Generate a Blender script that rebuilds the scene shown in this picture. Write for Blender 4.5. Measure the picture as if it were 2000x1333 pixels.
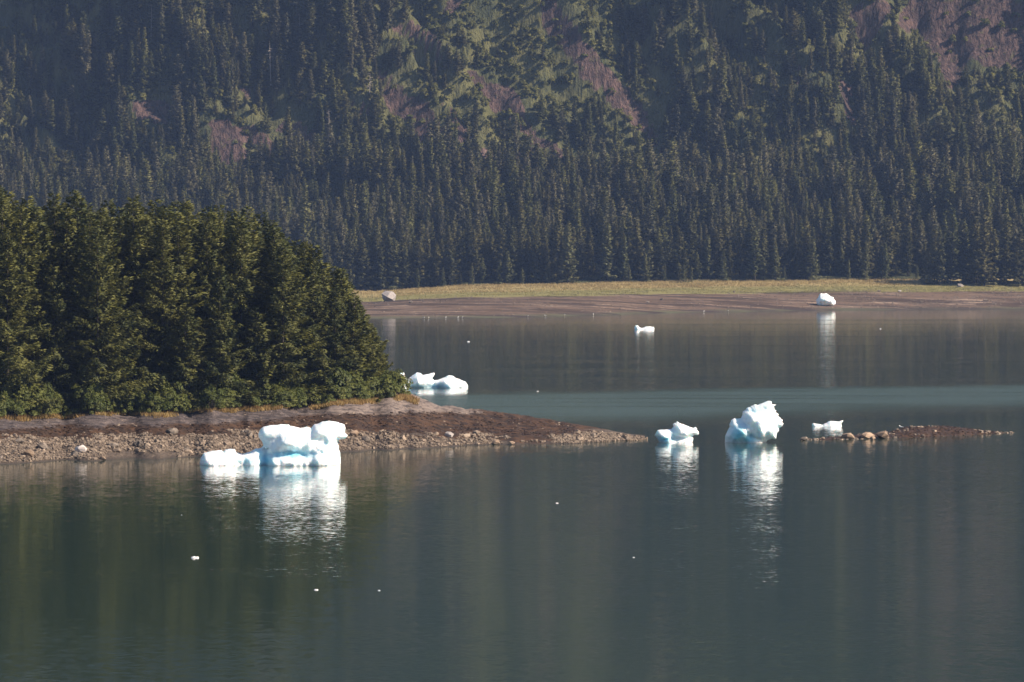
import bpy, bmesh, math, random
import numpy as np
from mathutils import Vector, Matrix, geometry

for o in list(bpy.data.objects):
    bpy.data.objects.remove(o, do_unlink=True)
S = bpy.context.scene
C = S.collection

# ------------------------------------------------------------------ camera, sky, sun, exposure
F = 8000.0                     # focal length in pixels of the 2000 px wide photograph
EYE = 30.0                     # height of the ship's deck above the water
PITCH = math.atan(186.5 / F)
cam_d = bpy.data.cameras.new('camera')
cam_d.sensor_width = 36.0
cam_d.lens = F / 2000.0 * 36.0
cam_d.clip_start = 1.0
cam_d.clip_end = 12000.0
cam = bpy.data.objects.new('camera', cam_d)
cam.location = (0, 0, EYE)
cam.rotation_euler = (math.pi / 2 - PITCH, 0, 0)
C.objects.link(cam)
S.camera = cam

SUN_AZ, SUN_EL = math.radians(108), math.radians(37)   # azimuth from +Y towards +X
W = bpy.data.worlds.new('World')
S.world = W
W.use_nodes = True
wn = W.node_tree
for n in list(wn.nodes):
    wn.nodes.remove(n)
sky = wn.nodes.new('ShaderNodeTexSky')
sky.sky_type = 'NISHITA'
sky.sun_disc = False
sky.sun_elevation = SUN_EL
sky.sun_rotation = SUN_AZ
sky.air_density = 1.0
sky.dust_density = 0.6
bg = wn.nodes.new('ShaderNodeBackground')
bg.inputs['Strength'].default_value = 0.075
wo = wn.nodes.new('ShaderNodeOutputWorld')
wn.links.new(sky.outputs[0], bg.inputs[0])
wn.links.new(bg.outputs[0], wo.inputs[0])
sun_d = bpy.data.lights.new('sun', 'SUN')
sun_d.energy = 5.0
sun_d.angle = math.radians(0.5)
sun_d.color = (1.0, 0.87, 0.70)
sun = bpy.data.objects.new('sun', sun_d)
sdir = Vector((math.sin(SUN_AZ) * math.cos(SUN_EL), math.cos(SUN_AZ) * math.cos(SUN_EL), math.sin(SUN_EL)))
sun.rotation_euler = (-sdir).to_track_quat('-Z', 'Y').to_euler()
sun.location = (300, -100, 300)
C.objects.link(sun)
S.view_settings.view_transform = 'Standard'
S.view_settings.look = 'None'
S.view_settings.exposure = 0.85
S.view_settings.gamma = 1.0
S.view_settings.use_curve_mapping = False
S.render.engine = 'CYCLES'
S.cycles.max_bounces = 6
S.cycles.diffuse_bounces = 2
S.cycles.glossy_bounces = 3
S.cycles.transmission_bounces = 2
S.cycles.volume_bounces = 0
S.cycles.use_denoising = True
HAZE = 0.000043

# ------------------------------------------------------------------ helpers
def ray(px, py):
    u, v = (px - 1000.0) / F, -(py - 666.5) / F
    c, s = math.cos(PITCH), math.sin(PITCH)
    return np.array([u, c + v * s, -s + v * c])

def at(px, py, z=0.0):
    d = ray(px, py)
    k = (z - EYE) / d[2]
    return np.array([d[0] * k, d[1] * k, z])

def to_px(x, y, z):
    c, s = math.cos(PITCH), math.sin(PITCH)
    dz = z - EYE
    f = y * c - dz * s
    up = y * s + dz * c
    return 1000 + F * x / f, 666.5 - F * up / f

def lerp_tab(x, tab):
    t = np.array(tab, float)
    return np.interp(x, t[:, 0], t[:, 1])

def smooth(a, b, x):
    t = np.clip((x - a) / (b - a), 0, 1)
    return t * t * (3 - 2 * t)

def _hash(ix, iy, iz, seed):
    h = (ix * 374761393 + iy * 668265263 + iz * 2147483647 + seed * 1274126177) & 0xffffffff
    h = ((h ^ (h >> 13)) * 1274126177) & 0xffffffff
    h = h ^ (h >> 16)
    return (h & 0xffff) / 65535.0 * 2 - 1

def vnoise(x, y, z=None, seed=0):
    x = np.asarray(x, float); y = np.asarray(y, float)
    z = np.zeros_like(x) if z is None else np.asarray(z, float)
    xi, yi, zi = np.floor(x), np.floor(y), np.floor(z)
    fx, fy, fz = x - xi, y - yi, z - zi
    fx, fy, fz = [f * f * f * (f * (f * 6 - 15) + 10) for f in (fx, fy, fz)]
    xi, yi, zi = xi.astype(np.int64), yi.astype(np.int64), zi.astype(np.int64)
    r = 0
    for a in (0, 1):
        for b in (0, 1):
            for c in (0, 1):
                w = (fx if a else 1 - fx) * (fy if b else 1 - fy) * (fz if c else 1 - fz)
                r = r + w * _hash(xi + a, yi + b, zi + c, seed)
    return r

def fbm(x, y, z=None, seed=0, octaves=4, gain=0.5):
    r, a, k = 0, 1.0, 1.0
    for i in range(octaves):
        r = r + a * vnoise(np.asarray(x) * k + 17.3 * i, np.asarray(y) * k - 9.1 * i, None if z is None else np.asarray(z) * k + 3.7 * i, seed + i)
        a *= gain; k *= 2.03
    return r

def ridged(x, y, seed=0, octaves=3):
    r, a, k = 0, 1.0, 1.0
    for i in range(octaves):
        r = r + a * (1 - 2 * np.abs(vnoise(np.asarray(x) * k + 5.1 * i, np.asarray(y) * k, None, seed + i)))
        a *= 0.5; k *= 2.1
    return r

def mesh_np(name, verts, faces, mats, smooth_shade=False, mat_index=None, normals=None):
    """faces: an (n,k) array or a list of such arrays"""
    me = bpy.data.meshes.new(name)
    if isinstance(faces, np.ndarray):
        faces = [faces]
    verts = np.asarray(verts, np.float32)
    me.vertices.add(len(verts))
    me.vertices.foreach_set('co', verts.ravel())
    loops = np.concatenate([f.ravel() for f in faces]).astype(np.int32)
    tot = np.concatenate([np.full(len(f), f.shape[1], np.int32) for f in faces])
    start = np.concatenate([[0], np.cumsum(tot)[:-1]]).astype(np.int32)
    me.loops.add(len(loops))
    me.loops.foreach_set('vertex_index', loops)
    me.polygons.add(len(tot))
    me.polygons.foreach_set('loop_start', start)
    me.polygons.foreach_set('loop_total', tot)
    if mat_index is not None:
        me.polygons.foreach_set('material_index', np.asarray(mat_index, np.int32))
    me.polygons.foreach_set('use_smooth', np.full(len(tot), smooth_shade))
    for m in (mats if isinstance(mats, (list, tuple)) else [mats]):
        me.materials.append(m)
    me.update(calc_edges=True)
    me.validate()
    if normals is not None:
        me.polygons.foreach_set('use_smooth', np.ones(len(tot), bool))
        me.normals_split_custom_set_from_vertices(np.asarray(normals, float).tolist())
    return me

def attr(me, name, vals):
    a = me.attributes.new(name, 'FLOAT', 'POINT')
    a.data.foreach_set('value', np.asarray(vals, np.float32))

def link(name, me, parent=None, loc=None, rot=None, scale=None):
    o = bpy.data.objects.new(name, me)
    C.objects.link(o)
    if parent: o.parent = parent
    if loc is not None: o.location = [float(v) for v in loc]
    if rot is not None: o.rotation_euler = [float(v) for v in rot]
    if scale is not None: o.scale = [float(v) for v in scale] if hasattr(scale, '__len__') else (float(scale),) * 3
    return o

def tag(o, label=None, cat=None, group=None, kind=None):
    if label: o['label'] = label
    if cat: o['category'] = cat
    if group: o['group'] = group
    if kind: o['kind'] = kind
    return o

def grid_faces(nu, nv):
    i = np.arange(nu * nv).reshape(nv, nu)
    return np.stack([i[:-1, :-1].ravel(), i[:-1, 1:].ravel(), i[1:, 1:].ravel(), i[1:, :-1].ravel()], 1)

# ------------------------------------------------------------------ materials
class NT:
    def __init__(s, name):
        s.m = bpy.data.materials.new(name)
        s.m.use_nodes = True
        s.t = s.m.node_tree
        for n in list(s.t.nodes): s.t.nodes.remove(n)
        s.out = s.t.nodes.new('ShaderNodeOutputMaterial')
    def n(s, typ, ins=None, **props):
        nd = s.t.nodes.new(typ)
        for k, v in props.items(): setattr(nd, k, v)
        for k, v in (ins or {}).items(): s.put(nd.inputs[k], v)
        return nd
    def put(s, sock, v):
        if hasattr(v, 'is_output'): s.t.links.new(v, sock)
        elif isinstance(v, (tuple, list)) and len(v) == 3 and sock.type == 'RGBA': sock.default_value = (*v, 1)
        else: sock.default_value = v
    def math(s, op, a, b=0.0, c=0.0, clamp=False):
        nd = s.n('ShaderNodeMath', {0: a, 1: b, 2: c}, operation=op); nd.use_clamp = clamp
        return nd.outputs[0]
    def mapr(s, v, a, b, c=0.0, d=1.0, smooth=True):
        nd = s.n('ShaderNodeMapRange', {'Value': v, 'From Min': a, 'From Max': b, 'To Min': c, 'To Max': d})
        if smooth: nd.interpolation_type = 'SMOOTHSTEP'
        return nd.outputs[0]
    def mix(s, f, a, b):
        nd = s.n('ShaderNodeMix', data_type='RGBA')
        s.put(nd.inputs[0], f); s.put(nd.inputs[6], a); s.put(nd.inputs[7], b)
        return nd.outputs[2]
    def pos(s, scale=(1, 1, 1), obj=False):
        src = s.n('ShaderNodeTexCoord').outputs['Object'] if obj else s.n('ShaderNodeNewGeometry').outputs['Position']
        return s.n('ShaderNodeMapping', {'Vector': src, 'Scale': scale}).outputs[0]
    def noise(s, vec, scale=1.0, detail=3.0, rough=0.55, col=False):
        nd = s.n('ShaderNodeTexNoise', {'Vector': vec, 'Scale': scale, 'Detail': detail, 'Roughness': rough})
        return nd.outputs['Color' if col else 'Fac']
    def attr(s, name):
        return s.n('ShaderNodeAttribute', attribute_name=name).outputs['Fac']
    def bump(s, h, strength=0.5, dist=0.2):
        return s.n('ShaderNodeBump', {'Height': h, 'Strength': strength, 'Distance': dist}).outputs[0]
    def bsdf(s, col, rough=0.8, normal=None, spec=0.3, **kw):
        nd = s.n('ShaderNodeBsdfPrincipled', {'Base Color': col, 'Roughness': rough, 'Specular IOR Level': spec})
        if normal is not None: s.put(nd.inputs['Normal'], normal)
        for k, v in kw.items(): s.put(nd.inputs[k], v)
        return nd
    def done(s, sh):
        s.t.links.new(sh, s.out.inputs['Surface'])
        return s.m

def foliage(name, dark, light, scale=0.6, trans=0.22, rnd=0.5, spec=0.25):
    t = NT(name)
    p = t.pos(obj=True)
    nz = t.noise(p, scale, 2.0)
    r = t.n('ShaderNodeObjectInfo').outputs['Random']
    f = t.math('ADD', t.mapr(nz, 0.3, 0.7), t.math('MULTIPLY', t.math('SUBTRACT', r, 0.5), rnd), clamp=True)
    col = t.mix(f, dark, light)
    b = t.bsdf(col, 0.62, spec=spec)
    tr = t.n('ShaderNodeBsdfTranslucent', {'Color': col})
    mx = t.n('ShaderNodeMixShader', {0: trans, 1: b.outputs[0], 2: tr.outputs[0]})
    return t.done(mx.outputs[0])

M = {}
M['needles'] = foliage('spruce_needles', (0.038, 0.048, 0.013), (0.132, 0.128, 0.030), 0.35)
M['needles_far'] = foliage('far_spruce_needles', (0.052, 0.055, 0.019), (0.130, 0.116, 0.040), 0.10, rnd=1.3)
M['needles_grey'] = foliage('grey_spruce_needles', (0.075, 0.074, 0.042), (0.150, 0.135, 0.072), 0.10, rnd=1.2)
M['needles_olive'] = foliage('olive_spruce_needles', (0.068, 0.075, 0.022), (0.150, 0.145, 0.044), 0.10, rnd=1.2)
M['needles_young'] = foliage('young_spruce_needles', (0.095, 0.105, 0.040), (0.160, 0.155, 0.065), 0.15, rnd=0.9)
M['leaves'] = foliage('shrub_leaves', (0.060, 0.076, 0.017), (0.135, 0.140, 0.032), 0.5, trans=0.3)
M['leaves_far'] = foliage('hillside_shrub_leaves', (0.080, 0.086, 0.020), (0.165, 0.152, 0.036), 0.15, trans=0.3, rnd=0.9)

def simple(name, c1, c2, scale, rough=0.85, bump=0.4, dist=0.1, obj=False, detail=4):
    t = NT(name)
    nz = t.noise(t.pos(obj=obj), scale, detail)
    col = t.mix(t.mapr(nz, 0.3, 0.7), c1, c2)
    return t.done(t.bsdf(col, rough, t.bump(nz, bump, dist)).outputs[0])

M['bark'] = simple('bark', (0.020, 0.015, 0.012), (0.05, 0.04, 0.033), 2.0, obj=True)
M['deadwood'] = simple('weathered_dead_wood', (0.22, 0.18, 0.15), (0.36, 0.31, 0.27), 1.0, obj=True)
M['drygrass'] = foliage('dry_grass', (0.25, 0.15, 0.06), (0.36, 0.25, 0.10), 0.5, trans=0.3)

def stone_mat(name, c1, c2, c3):
    t = NT(name)
    p = t.pos()
    r = t.n('ShaderNodeObjectInfo').outputs['Random']
    big = t.noise(p, 1.3, 3.0)
    fine = t.noise(p, 9.0, 4.0)
    c = t.mix(t.mapr(big, 0.35, 0.65), c1, c2)
    c = t.mix(t.math('MULTIPLY', t.mapr(fine, 0.5, 0.75), 0.6), c, c3)
    hs = t.n('ShaderNodeHueSaturation', {'Color': c, 'Value': t.mapr(r, 0, 1, 0.65, 1.25, smooth=False)})
    return t.done(t.bsdf(hs.outputs[0], 0.85, t.bump(fine, 0.5, 0.06)).outputs[0])
M['stone'] = stone_mat('beach_stone', (0.145, 0.105, 0.078), (0.31, 0.235, 0.175), (0.40, 0.315, 0.245))
M['boulder'] = stone_mat('boulder_rock', (0.24, 0.165, 0.115), (0.34, 0.24, 0.17), (0.20, 0.145, 0.105))
M['dark_boulder'] = stone_mat('dark_boulder_rock', (0.07, 0.055, 0.045), (0.20, 0.16, 0.13), (0.30, 0.25, 0.21))
M['grey_boulder'] = stone_mat('grey_boulder_rock', (0.38, 0.33, 0.31), (0.50, 0.44, 0.41), (0.28, 0.24, 0.23))
M['weed'] = simple('brown_rockweed', (0.018, 0.010, 0.007), (0.062, 0.032, 0.017), 1.8, rough=0.6, bump=0.8)

# water: glacial teal body, calm ripples, one breeze-ruffled band
t = NT('fjord_water')
geo = t.n('ShaderNodeNewGeometry').outputs['Position']
sp = t.n('ShaderNodeSeparateXYZ', {0: geo})
Y, X = sp.outputs['Y'], sp.outputs['X']
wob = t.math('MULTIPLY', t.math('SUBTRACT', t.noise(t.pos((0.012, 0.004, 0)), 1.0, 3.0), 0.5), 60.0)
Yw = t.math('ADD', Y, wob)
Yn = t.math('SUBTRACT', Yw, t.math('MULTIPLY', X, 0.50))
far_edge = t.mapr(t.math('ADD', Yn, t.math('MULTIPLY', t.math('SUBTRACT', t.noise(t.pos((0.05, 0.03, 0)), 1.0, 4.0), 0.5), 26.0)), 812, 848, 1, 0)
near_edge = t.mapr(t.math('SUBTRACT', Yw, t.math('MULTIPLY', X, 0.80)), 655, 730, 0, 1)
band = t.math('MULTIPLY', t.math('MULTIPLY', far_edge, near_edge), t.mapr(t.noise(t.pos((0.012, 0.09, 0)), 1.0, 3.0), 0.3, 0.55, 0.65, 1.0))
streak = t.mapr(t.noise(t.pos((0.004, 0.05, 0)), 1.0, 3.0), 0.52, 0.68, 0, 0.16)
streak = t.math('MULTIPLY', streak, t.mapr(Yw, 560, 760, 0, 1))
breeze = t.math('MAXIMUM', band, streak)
w1 = t.noise(t.pos((1.3, 2.4, 1)), 1.0, 3.0, 0.6, col=True)
w2 = t.noise(t.pos((0.11, 0.2, 1)), 1.0, 3.0, 0.6, col=True)
patch = t.mapr(t.noise(t.pos((0.01, 0.025, 1)), 1.0, 3.0), 0.3, 0.7, 0.6, 1.35)
def slope(col, ax, ay):
    v = t.n('ShaderNodeVectorMath', {0: col, 1: (0.5, 0.5, 0.5)}, operation='SUBTRACT').outputs[0]
    return t.n('ShaderNodeVectorMath', {0: v, 1: (ax, ay, 0)}, operation='MULTIPLY').outputs[0]
calm = t.n('ShaderNodeVectorMath', {0: slope(w1, 0.035, 0.115), 1: slope(w2, 0.006, 0.020)}, operation='ADD').outputs[0]
patch = t.math('MULTIPLY', patch, t.mapr(Y, 850, 1500, 1.0, 0.45))
calm = t.n('ShaderNodeVectorMath', {0: calm, 'Scale': patch}, operation='SCALE').outputs[0]
rough_w = t.n('ShaderNodeVectorMath', {0: slope(w1, 0.6, 0.95), 'Scale': breeze}, operation='SCALE').outputs[0]
tot = t.n('ShaderNodeVectorMath', {0: calm, 1: rough_w}, operation='ADD').outputs[0]
nrm = t.n('ShaderNodeVectorMath', {0: tot, 1: (0, 0, 1)}, operation='ADD').outputs[0]
nrm = t.n('ShaderNodeVectorMath', {0: nrm}, operation='NORMALIZE').outputs[0]
b = t.bsdf(t.mix(band, (0.024, 0.041, 0.032), (0.056, 0.085, 0.077)), t.mapr(breeze, 0, 1, 0.06, 0.25, smooth=False), nrm, spec=0.5, IOR=1.333)  # body colour painted lighter in the band, standing in for its stronger sky reflection
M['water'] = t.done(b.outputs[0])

# islet ground: gravel by the water, brown rockweed belt, purple-grey bedrock above
t = NT('islet_shore_ground')
geo = t.n('ShaderNodeNewGeometry').outputs['Position']
Z = t.n('ShaderNodeSeparateXYZ', {0: geo}).outputs['Z']
n_big = t.noise(t.pos((0.06, 0.12, 0.3)), 1.0, 4.0)
n_mid = t.noise(t.pos((0.5, 0.5, 0.8)), 1.0, 5.0)
n_fine = t.noise(t.pos(), 3.5, 4.0)
streaks = t.noise(t.n('ShaderNodeMapping', {'Vector': geo, 'Rotation': (0.0, 0.12, 0.5), 'Scale': (0.16, 0.9, 3.2)}).outputs[0], 1.0, 6.0, 0.65)
zz = t.math('ADD', Z, t.math('ADD', t.math('MULTIPLY', t.math('SUBTRACT', n_big, 0.5), 1.7), t.math('MULTIPLY', t.math('SUBTRACT', n_mid, 0.5), 0.9)))
gravel = t.mix(t.mapr(n_fine, 0.35, 0.65), (0.050, 0.036, 0.028), (0.135, 0.100, 0.076))
gravel = t.mix(t.mapr(Z, 0.05, 0.35, 0, 1), (0.06, 0.045, 0.035), gravel)
weed = t.mix(t.mapr(n_mid, 0.35, 0.65), (0.024, 0.013, 0.008), (0.078, 0.038, 0.018))
rock = t.mix(t.mapr(streaks, 0.35, 0.65), (0.034, 0.027, 0.030), (0.120, 0.092, 0.086))
rock = t.mix(t.math('MULTIPLY', t.attr('pale'), t.mapr(streaks, 0.36, 0.58, 0.15, 0.95)), rock, (0.215, 0.165, 0.14))
rock = t.mix(t.mapr(t.math('ADD', n_fine, t.math('MULTIPLY', streaks, 0.6)), 0.92, 1.05, 0, 0.7), rock, (0.30, 0.24, 0.21))
col = t.mix(t.mapr(t.math('SUBTRACT', zz, t.attr('gravel_top')), -0.2, 0.2), gravel, weed)
col = t.mix(t.mapr(t.math('SUBTRACT', zz, t.attr('weed_top')), -0.25, 0.25), col, rock)
col = t.mix(t.attr('soil'), col, (0.075, 0.055, 0.03))
M['islet'] = t.done(t.bsdf(col, 0.8, t.bump(t.math('ADD', t.math('ADD', n_mid, t.math('MULTIPLY', n_fine, 0.5)), t.math('MULTIPLY', streaks, 1.6)), 0.8, 0.4)).outputs[0])

# far beach: mud and gravel with pale and dark streaks, then meadow
t = NT('far_beach_ground')
st = t.noise(t.pos((0.012, 0.07, 0)), 1.0, 5.0)
st2 = t.noise(t.pos((0.03, 0.12, 0)), 1.0, 5.0, 0.65)
fine = t.noise(t.pos((0.4, 0.5, 1)), 1.0, 4.0, 0.7)
low = t.attr('height01')
col = t.mix(t.mapr(st, 0.38, 0.62), (0.046, 0.027, 0.018), (0.135, 0.086, 0.058))
col = t.mix(t.mapr(st2, 0.54, 0.66, 0, 0.9), col, (0.30, 0.215, 0.16))
col = t.mix(t.mapr(fine, 0.50, 0.66, 0, 0.75), col, (0.038, 0.027, 0.024))
col = t.mix(t.mapr(low, 0.0, 0.10, 0.75, 0.0), col, (0.04, 0.028, 0.026))
alg = t.math('MULTIPLY', t.mapr(low, 0.02, 0.10, 1, 0), t.mapr(st, 0.4, 0.6))
col = t.mix(t.math('MULTIPLY', alg, 0.6), col, (0.10, 0.11, 0.05))
gcol = t.mix(t.mapr(t.math('ADD', low, t.math('MULTIPLY', t.math('SUBTRACT', st2, 0.5), 0.35)), 0.68, 0.84), (0.20, 0.175, 0.065), (0.32, 0.24, 0.105))
gm = t.mapr(t.math('ADD', low, t.math('MULTIPLY', t.math('SUBTRACT', st, 0.5), 0.22)), 0.54, 0.58)
col = t.mix(gm, col, gcol)
M['beach'] = t.done(t.bsdf(col, 0.9, t.bump(fine, 0.6, 0.6)).outputs[0])

# mountain: mossy forest floor, bare purple-brown rock where the attribute says so
t = NT('mountain_ground')
p1 = t.noise(t.pos((0.05, 0.05, 0.03)), 1.0, 5.0, 0.6)
p2 = t.noise(t.pos((0.35, 0.35, 0.12)), 1.0, 5.0, 0.65)
stv = t.noise(t.pos((0.30, 0.30, 0.035)), 1.0, 5.0, 0.6)
veg = t.mix(t.mapr(p1, 0.35, 0.65), (0.048, 0.054, 0.020), (0.120, 0.112, 0.040))
crk = t.mapr(t.math('ABSOLUTE', t.math('SUBTRACT', t.noise(t.pos((0.16, 0.16, 0.045)), 1.0, 4.0, 0.6), 0.5)), 0.0, 0.035, 1, 0)
rk = t.mix(t.mapr(stv, 0.35, 0.65), (0.042, 0.025, 0.023), (0.125, 0.075, 0.062))
rk = t.mix(t.mapr(p2, 0.56, 0.70, 0, 0.7), rk, (0.10, 0.095, 0.035))
rk = t.mix(t.mapr(t.math('MULTIPLY', p1, t.attr('palerock')), 0.3, 0.5, 0, 0.9), rk, (0.24, 0.165, 0.14))
rk = t.mix(t.math('MULTIPLY', crk, 0.65), rk, (0.022, 0.016, 0.016))
rmask = t.mapr(t.math('ADD', t.attr('rock'), t.math('MULTIPLY', t.math('SUBTRACT', p2, 0.5), 0.9)), 0.35, 0.6)
col = t.mix(rmask, veg, rk)
M['mountain'] = t.done(t.bsdf(col, 0.88, t.bump(t.math('ADD', p2, t.math('MULTIPLY', stv, 1.5)), 1.0, 3.0)).outputs[0])

# ice: bright weathered surface over blue clear ice
t = NT('glacier_ice')
nz = t.noise(t.pos((0.9, 0.9, 0.6), obj=True), 1.0, 4.0)
nf = t.noise(t.pos(obj=True), 5.0, 4.0)
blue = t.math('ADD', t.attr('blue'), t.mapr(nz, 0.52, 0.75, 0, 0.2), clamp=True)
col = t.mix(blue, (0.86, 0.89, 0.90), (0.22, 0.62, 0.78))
vein = t.mapr(t.math('ABSOLUTE', t.math('SUBTRACT', t.noise(t.pos((0.5, 0.5, 0.35), obj=True), 1.0, 3.0), 0.5)), 0.0, 0.012, 0.55, 0)
col = t.mix(vein, col, (0.45, 0.70, 0.80))
b = t.bsdf(col, 0.45, t.bump(t.math('ADD', t.math('MULTIPLY', nz, 2.0), nf), 0.5, 0.15), spec=0.35)
b.inputs['Subsurface Weight'].default_value = 0.55
b.inputs['Subsurface Radius'].default_value = (0.5, 0.88, 1.0)
b.inputs['Subsurface Scale'].default_value = 1.1
M['ice'] = t.done(b.outputs[0])
M['white'] = simple('white_plumage', (0.72, 0.72, 0.70), (0.82, 0.82, 0.80), 5.0, obj=True, bump=0.1)
M['grey'] = simple('grey_plumage', (0.30, 0.31, 0.33), (0.38, 0.39, 0.41), 5.0, obj=True, bump=0.1)
M['brown'] = simple('dark_brown_plumage', (0.05, 0.035, 0.025), (0.09, 0.065, 0.045), 5.0, obj=True, bump=0.1)
M['yellow'] = simple('yellow_bill', (0.6, 0.36, 0.05), (0.7, 0.42, 0.08), 5.0, obj=True, bump=0.1)

# ------------------------------------------------------------------ ground functions
def prof(x, tab):   # table keyed by photo column at about 1850 m
    return lerp_tab(x, [(( p - 1000) / F * 1900.0, v) for p, v in tab])

def far_water(x):
    return prof(x, [(-1500, 1560), (300, 1630), (700, 1667), (860, 1690), (1000, 1716), (1150, 1765), (1300, 1828), (1450, 1868), (1600, 1902), (1800, 1920), (2000, 1932), (2600, 1900), (4000, 1700)]) + 5 * fbm(x * 0.03, x * 0, None, 5)
def treeline(x):
    return 2050 + 5 * fbm(x * 0.05, x * 0 + 3, None, 8) - 30 * smooth(200, 210, x)
def tree_z(x):
    return prof(x, [(-1500, 7), (600, 7), (720, 7.2), (780, 8.2), (900, 10.2), (1300, 12.0), (1800, 13.2), (2600, 14)])

def ground_far(x, y):
    x = np.asarray(x, float); y = np.asarray(y, float)
    yw = far_water(x); zt = tree_z(x)
    s = (y - yw) / (2050 - yw)
    zb = np.where(s > 0, zt * np.clip(s, 0, 1) ** 0.95, s * 12)
    zb = np.maximum(zb, -2.5)
    zb = zb + (0.25 * fbm(x * 0.06, y * 0.06, None, 21) + 0.12 * fbm(x * 0.25, y * 0.25, None, 24)) * smooth(0.0, 0.15, s)
    # forest terrace then mountain
    d = np.maximum(y - 2050, 0)
    zf = 0.235 * d + 9 * fbm(x * 0.016, y * 0.012, None, 31) * smooth(30, 120, d)
    cx = x + 0.79 * np.maximum(d - 200, 0) * 1.25
    k = smooth(190, 300, d)
    sh = 21 * ridged(cx / 70.0, d / 400.0, 41, 3) + 7 * fbm(x / 30.0, y / 40.0, None, 47, 4)
    sh = sh + 22 * np.exp(-((cx - 170) / 26.0) ** 2) - 7 * np.exp(-((cx - 222) / 26.0) ** 2)
    sh = sh + 12 * np.exp(-((cx - 95) / 40.0) ** 2)
    foot = 2292 + 18 * fbm(x / 150.0, x * 0 + 2, None, 51, 3)
    e = y + sh * k - foot
    e = np.where(e > 0, e, 0)
    steep = np.where(e < 20, 1.25 * e * e / 40, 1.25 * (e - 10))
    # broken ledges
    st = fbm(x / 60.0, y / 60.0, None, 61, 3)
    lev = steep / 26.0 + st * 0.8
    steep = steep + 7.0 * (smooth(0.15, 0.85, lev - np.floor(lev)) - (lev - np.floor(lev))) * smooth(15, 45, e)
    rough = (1.7 * fbm(x / 9.0, y / 7.0, None, 71, 4) + 1.3 * ridged((x + 0.79 * d * 1.2) / 8.0, d / 40.0, 77, 2)) * smooth(0, 40, e)
    return zb + zf + steep + rough

PATCHES = [  # px, py, rx, ry, turn (deg), pale: where the photograph shows bare rock on the mountain
    (1072, 8, 55, 26, 58, 0), (1105, 62, 66, 29, 58, 0), (1150, 120, 64, 27, 52, 0), (1195, 172, 60, 22, 52, 0), (1240, 228, 54, 17, 55, 0), (1275, 275, 40, 10, 55, .5),
    (960, 185, 60, 17, 48, 0.1), (1010, 215, 66, 20, 55, .2), (1045, 262, 44, 14, 60, .2), (985, 316, 62, 15, 10, 1), (1035, 305, 30, 22, 40, .4), (1085, 300, 26, 10, 50, .5),
    (815, 62, 56, 19, 26, .3), (845, 95, 36, 12, 40, .1), (885, 12, 18, 30, 70, .4), (795, 205, 62, 25, 36, .3), (835, 250, 46, 20, 40, .4), (905, 255, 34, 12, 68, .5), (875, 215, 30, 9, 50, .2),
    (465, 262, 66, 18, 14, .4), (580, 258, 50, 14, 10, .9), (445, 295, 50, 22, 20, 0), (520, 290, 30, 8, 25, .2), (295, 215, 60, 9, 12, .4), (480, 178, 26, 10, 30, .3), (700, 205, 26, 8, 30, .2),
    (1690, 50, 30, 60, 0, .2), (1722, 22, 26, 34, 0, 0), (1800, 36, 44, 50, 20, 0), (1850, 60, 50, 80, -20, 0.1), (1915, 66, 48, 95, -30, .3), (1965, 64, 44, 95, -30, .1), (1885, 20, 50, 20, 20, 0), (1990, 40, 30, 70, -25, .2), (1860, 130, 24, 40, -20, 0),
    (1652, 185, 13, 52, -8, .1), (1318, 268, 8, 12, 0, 1), (1560, 160, 8, 24, 0, 0), (1362, 275, 5, 12, 0, .8), (740, 150, 22, 8, 40, .2),
    (900, -90, 60, 40, 30, .3), (1050, -60, 70, 26, 55, .2), (1850, -90, 200, 60, 10, .2), (1300, -160, 60, 40, 40, .2), (500, -120, 70, 30, 10, .2),
]
def rock_mask(x, y, z):
    px, py = to_px(x, y, z)
    wob1 = 14 * fbm(x / 14.0, z / 14.0, None, 81, 3); wob2 = 14 * fbm(x / 14.0, z / 14.0, None, 91, 3)
    m = np.zeros_like(px); pale = np.zeros_like(px)
    for (a, b_, rx, ry, rot, pl) in PATCHES:
        c, s = math.cos(math.radians(rot)), math.sin(math.radians(rot))
        dx, dy = px + wob1 - a, py + wob2 - b_
        u, v = (dx * c + dy * s) / rx, (-dx * s + dy * c) / ry
        g = 1 - smooth(0.6, 1.15, np.sqrt(u * u + v * v))
        pale = np.maximum(pale, g * pl)
        m = np.maximum(m, g)
    return m, pale

# ------------------------------------------------------------------ large structure
# water
xs = np.array([-1400, 1400.0]); ys = np.array([-60, 2130.0])
wv = np.array([[xs[0], ys[0], 0], [xs[1], ys[0], 0], [xs[1], ys[1], 0], [xs[0], ys[1], 0]])
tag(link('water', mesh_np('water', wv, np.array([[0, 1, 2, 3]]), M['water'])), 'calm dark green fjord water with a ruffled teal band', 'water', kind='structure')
lv = wv.copy(); lv[:, 2] = -6
tag(link('lake_bed', mesh_np('lake_bed', lv, np.array([[0, 1, 2, 3]]), M['beach'])), 'dark bed of the fjord under the water', 'ground', kind='structure')

# far beach
def grid_mesh(name, xs, rows, zfun, mat):
    """rows: function (x array) -> list of y arrays"""
    Xg = np.tile(xs, (len(rows), 1)); Yg = np.stack(rows)
    Zg = zfun(Xg, Yg)
    v = np.stack([Xg.ravel(), Yg.ravel(), Zg.ravel()], 1)
    return v, grid_faces(len(xs), len(rows)), Xg.ravel(), Yg.ravel(), Zg.ravel()

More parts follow.
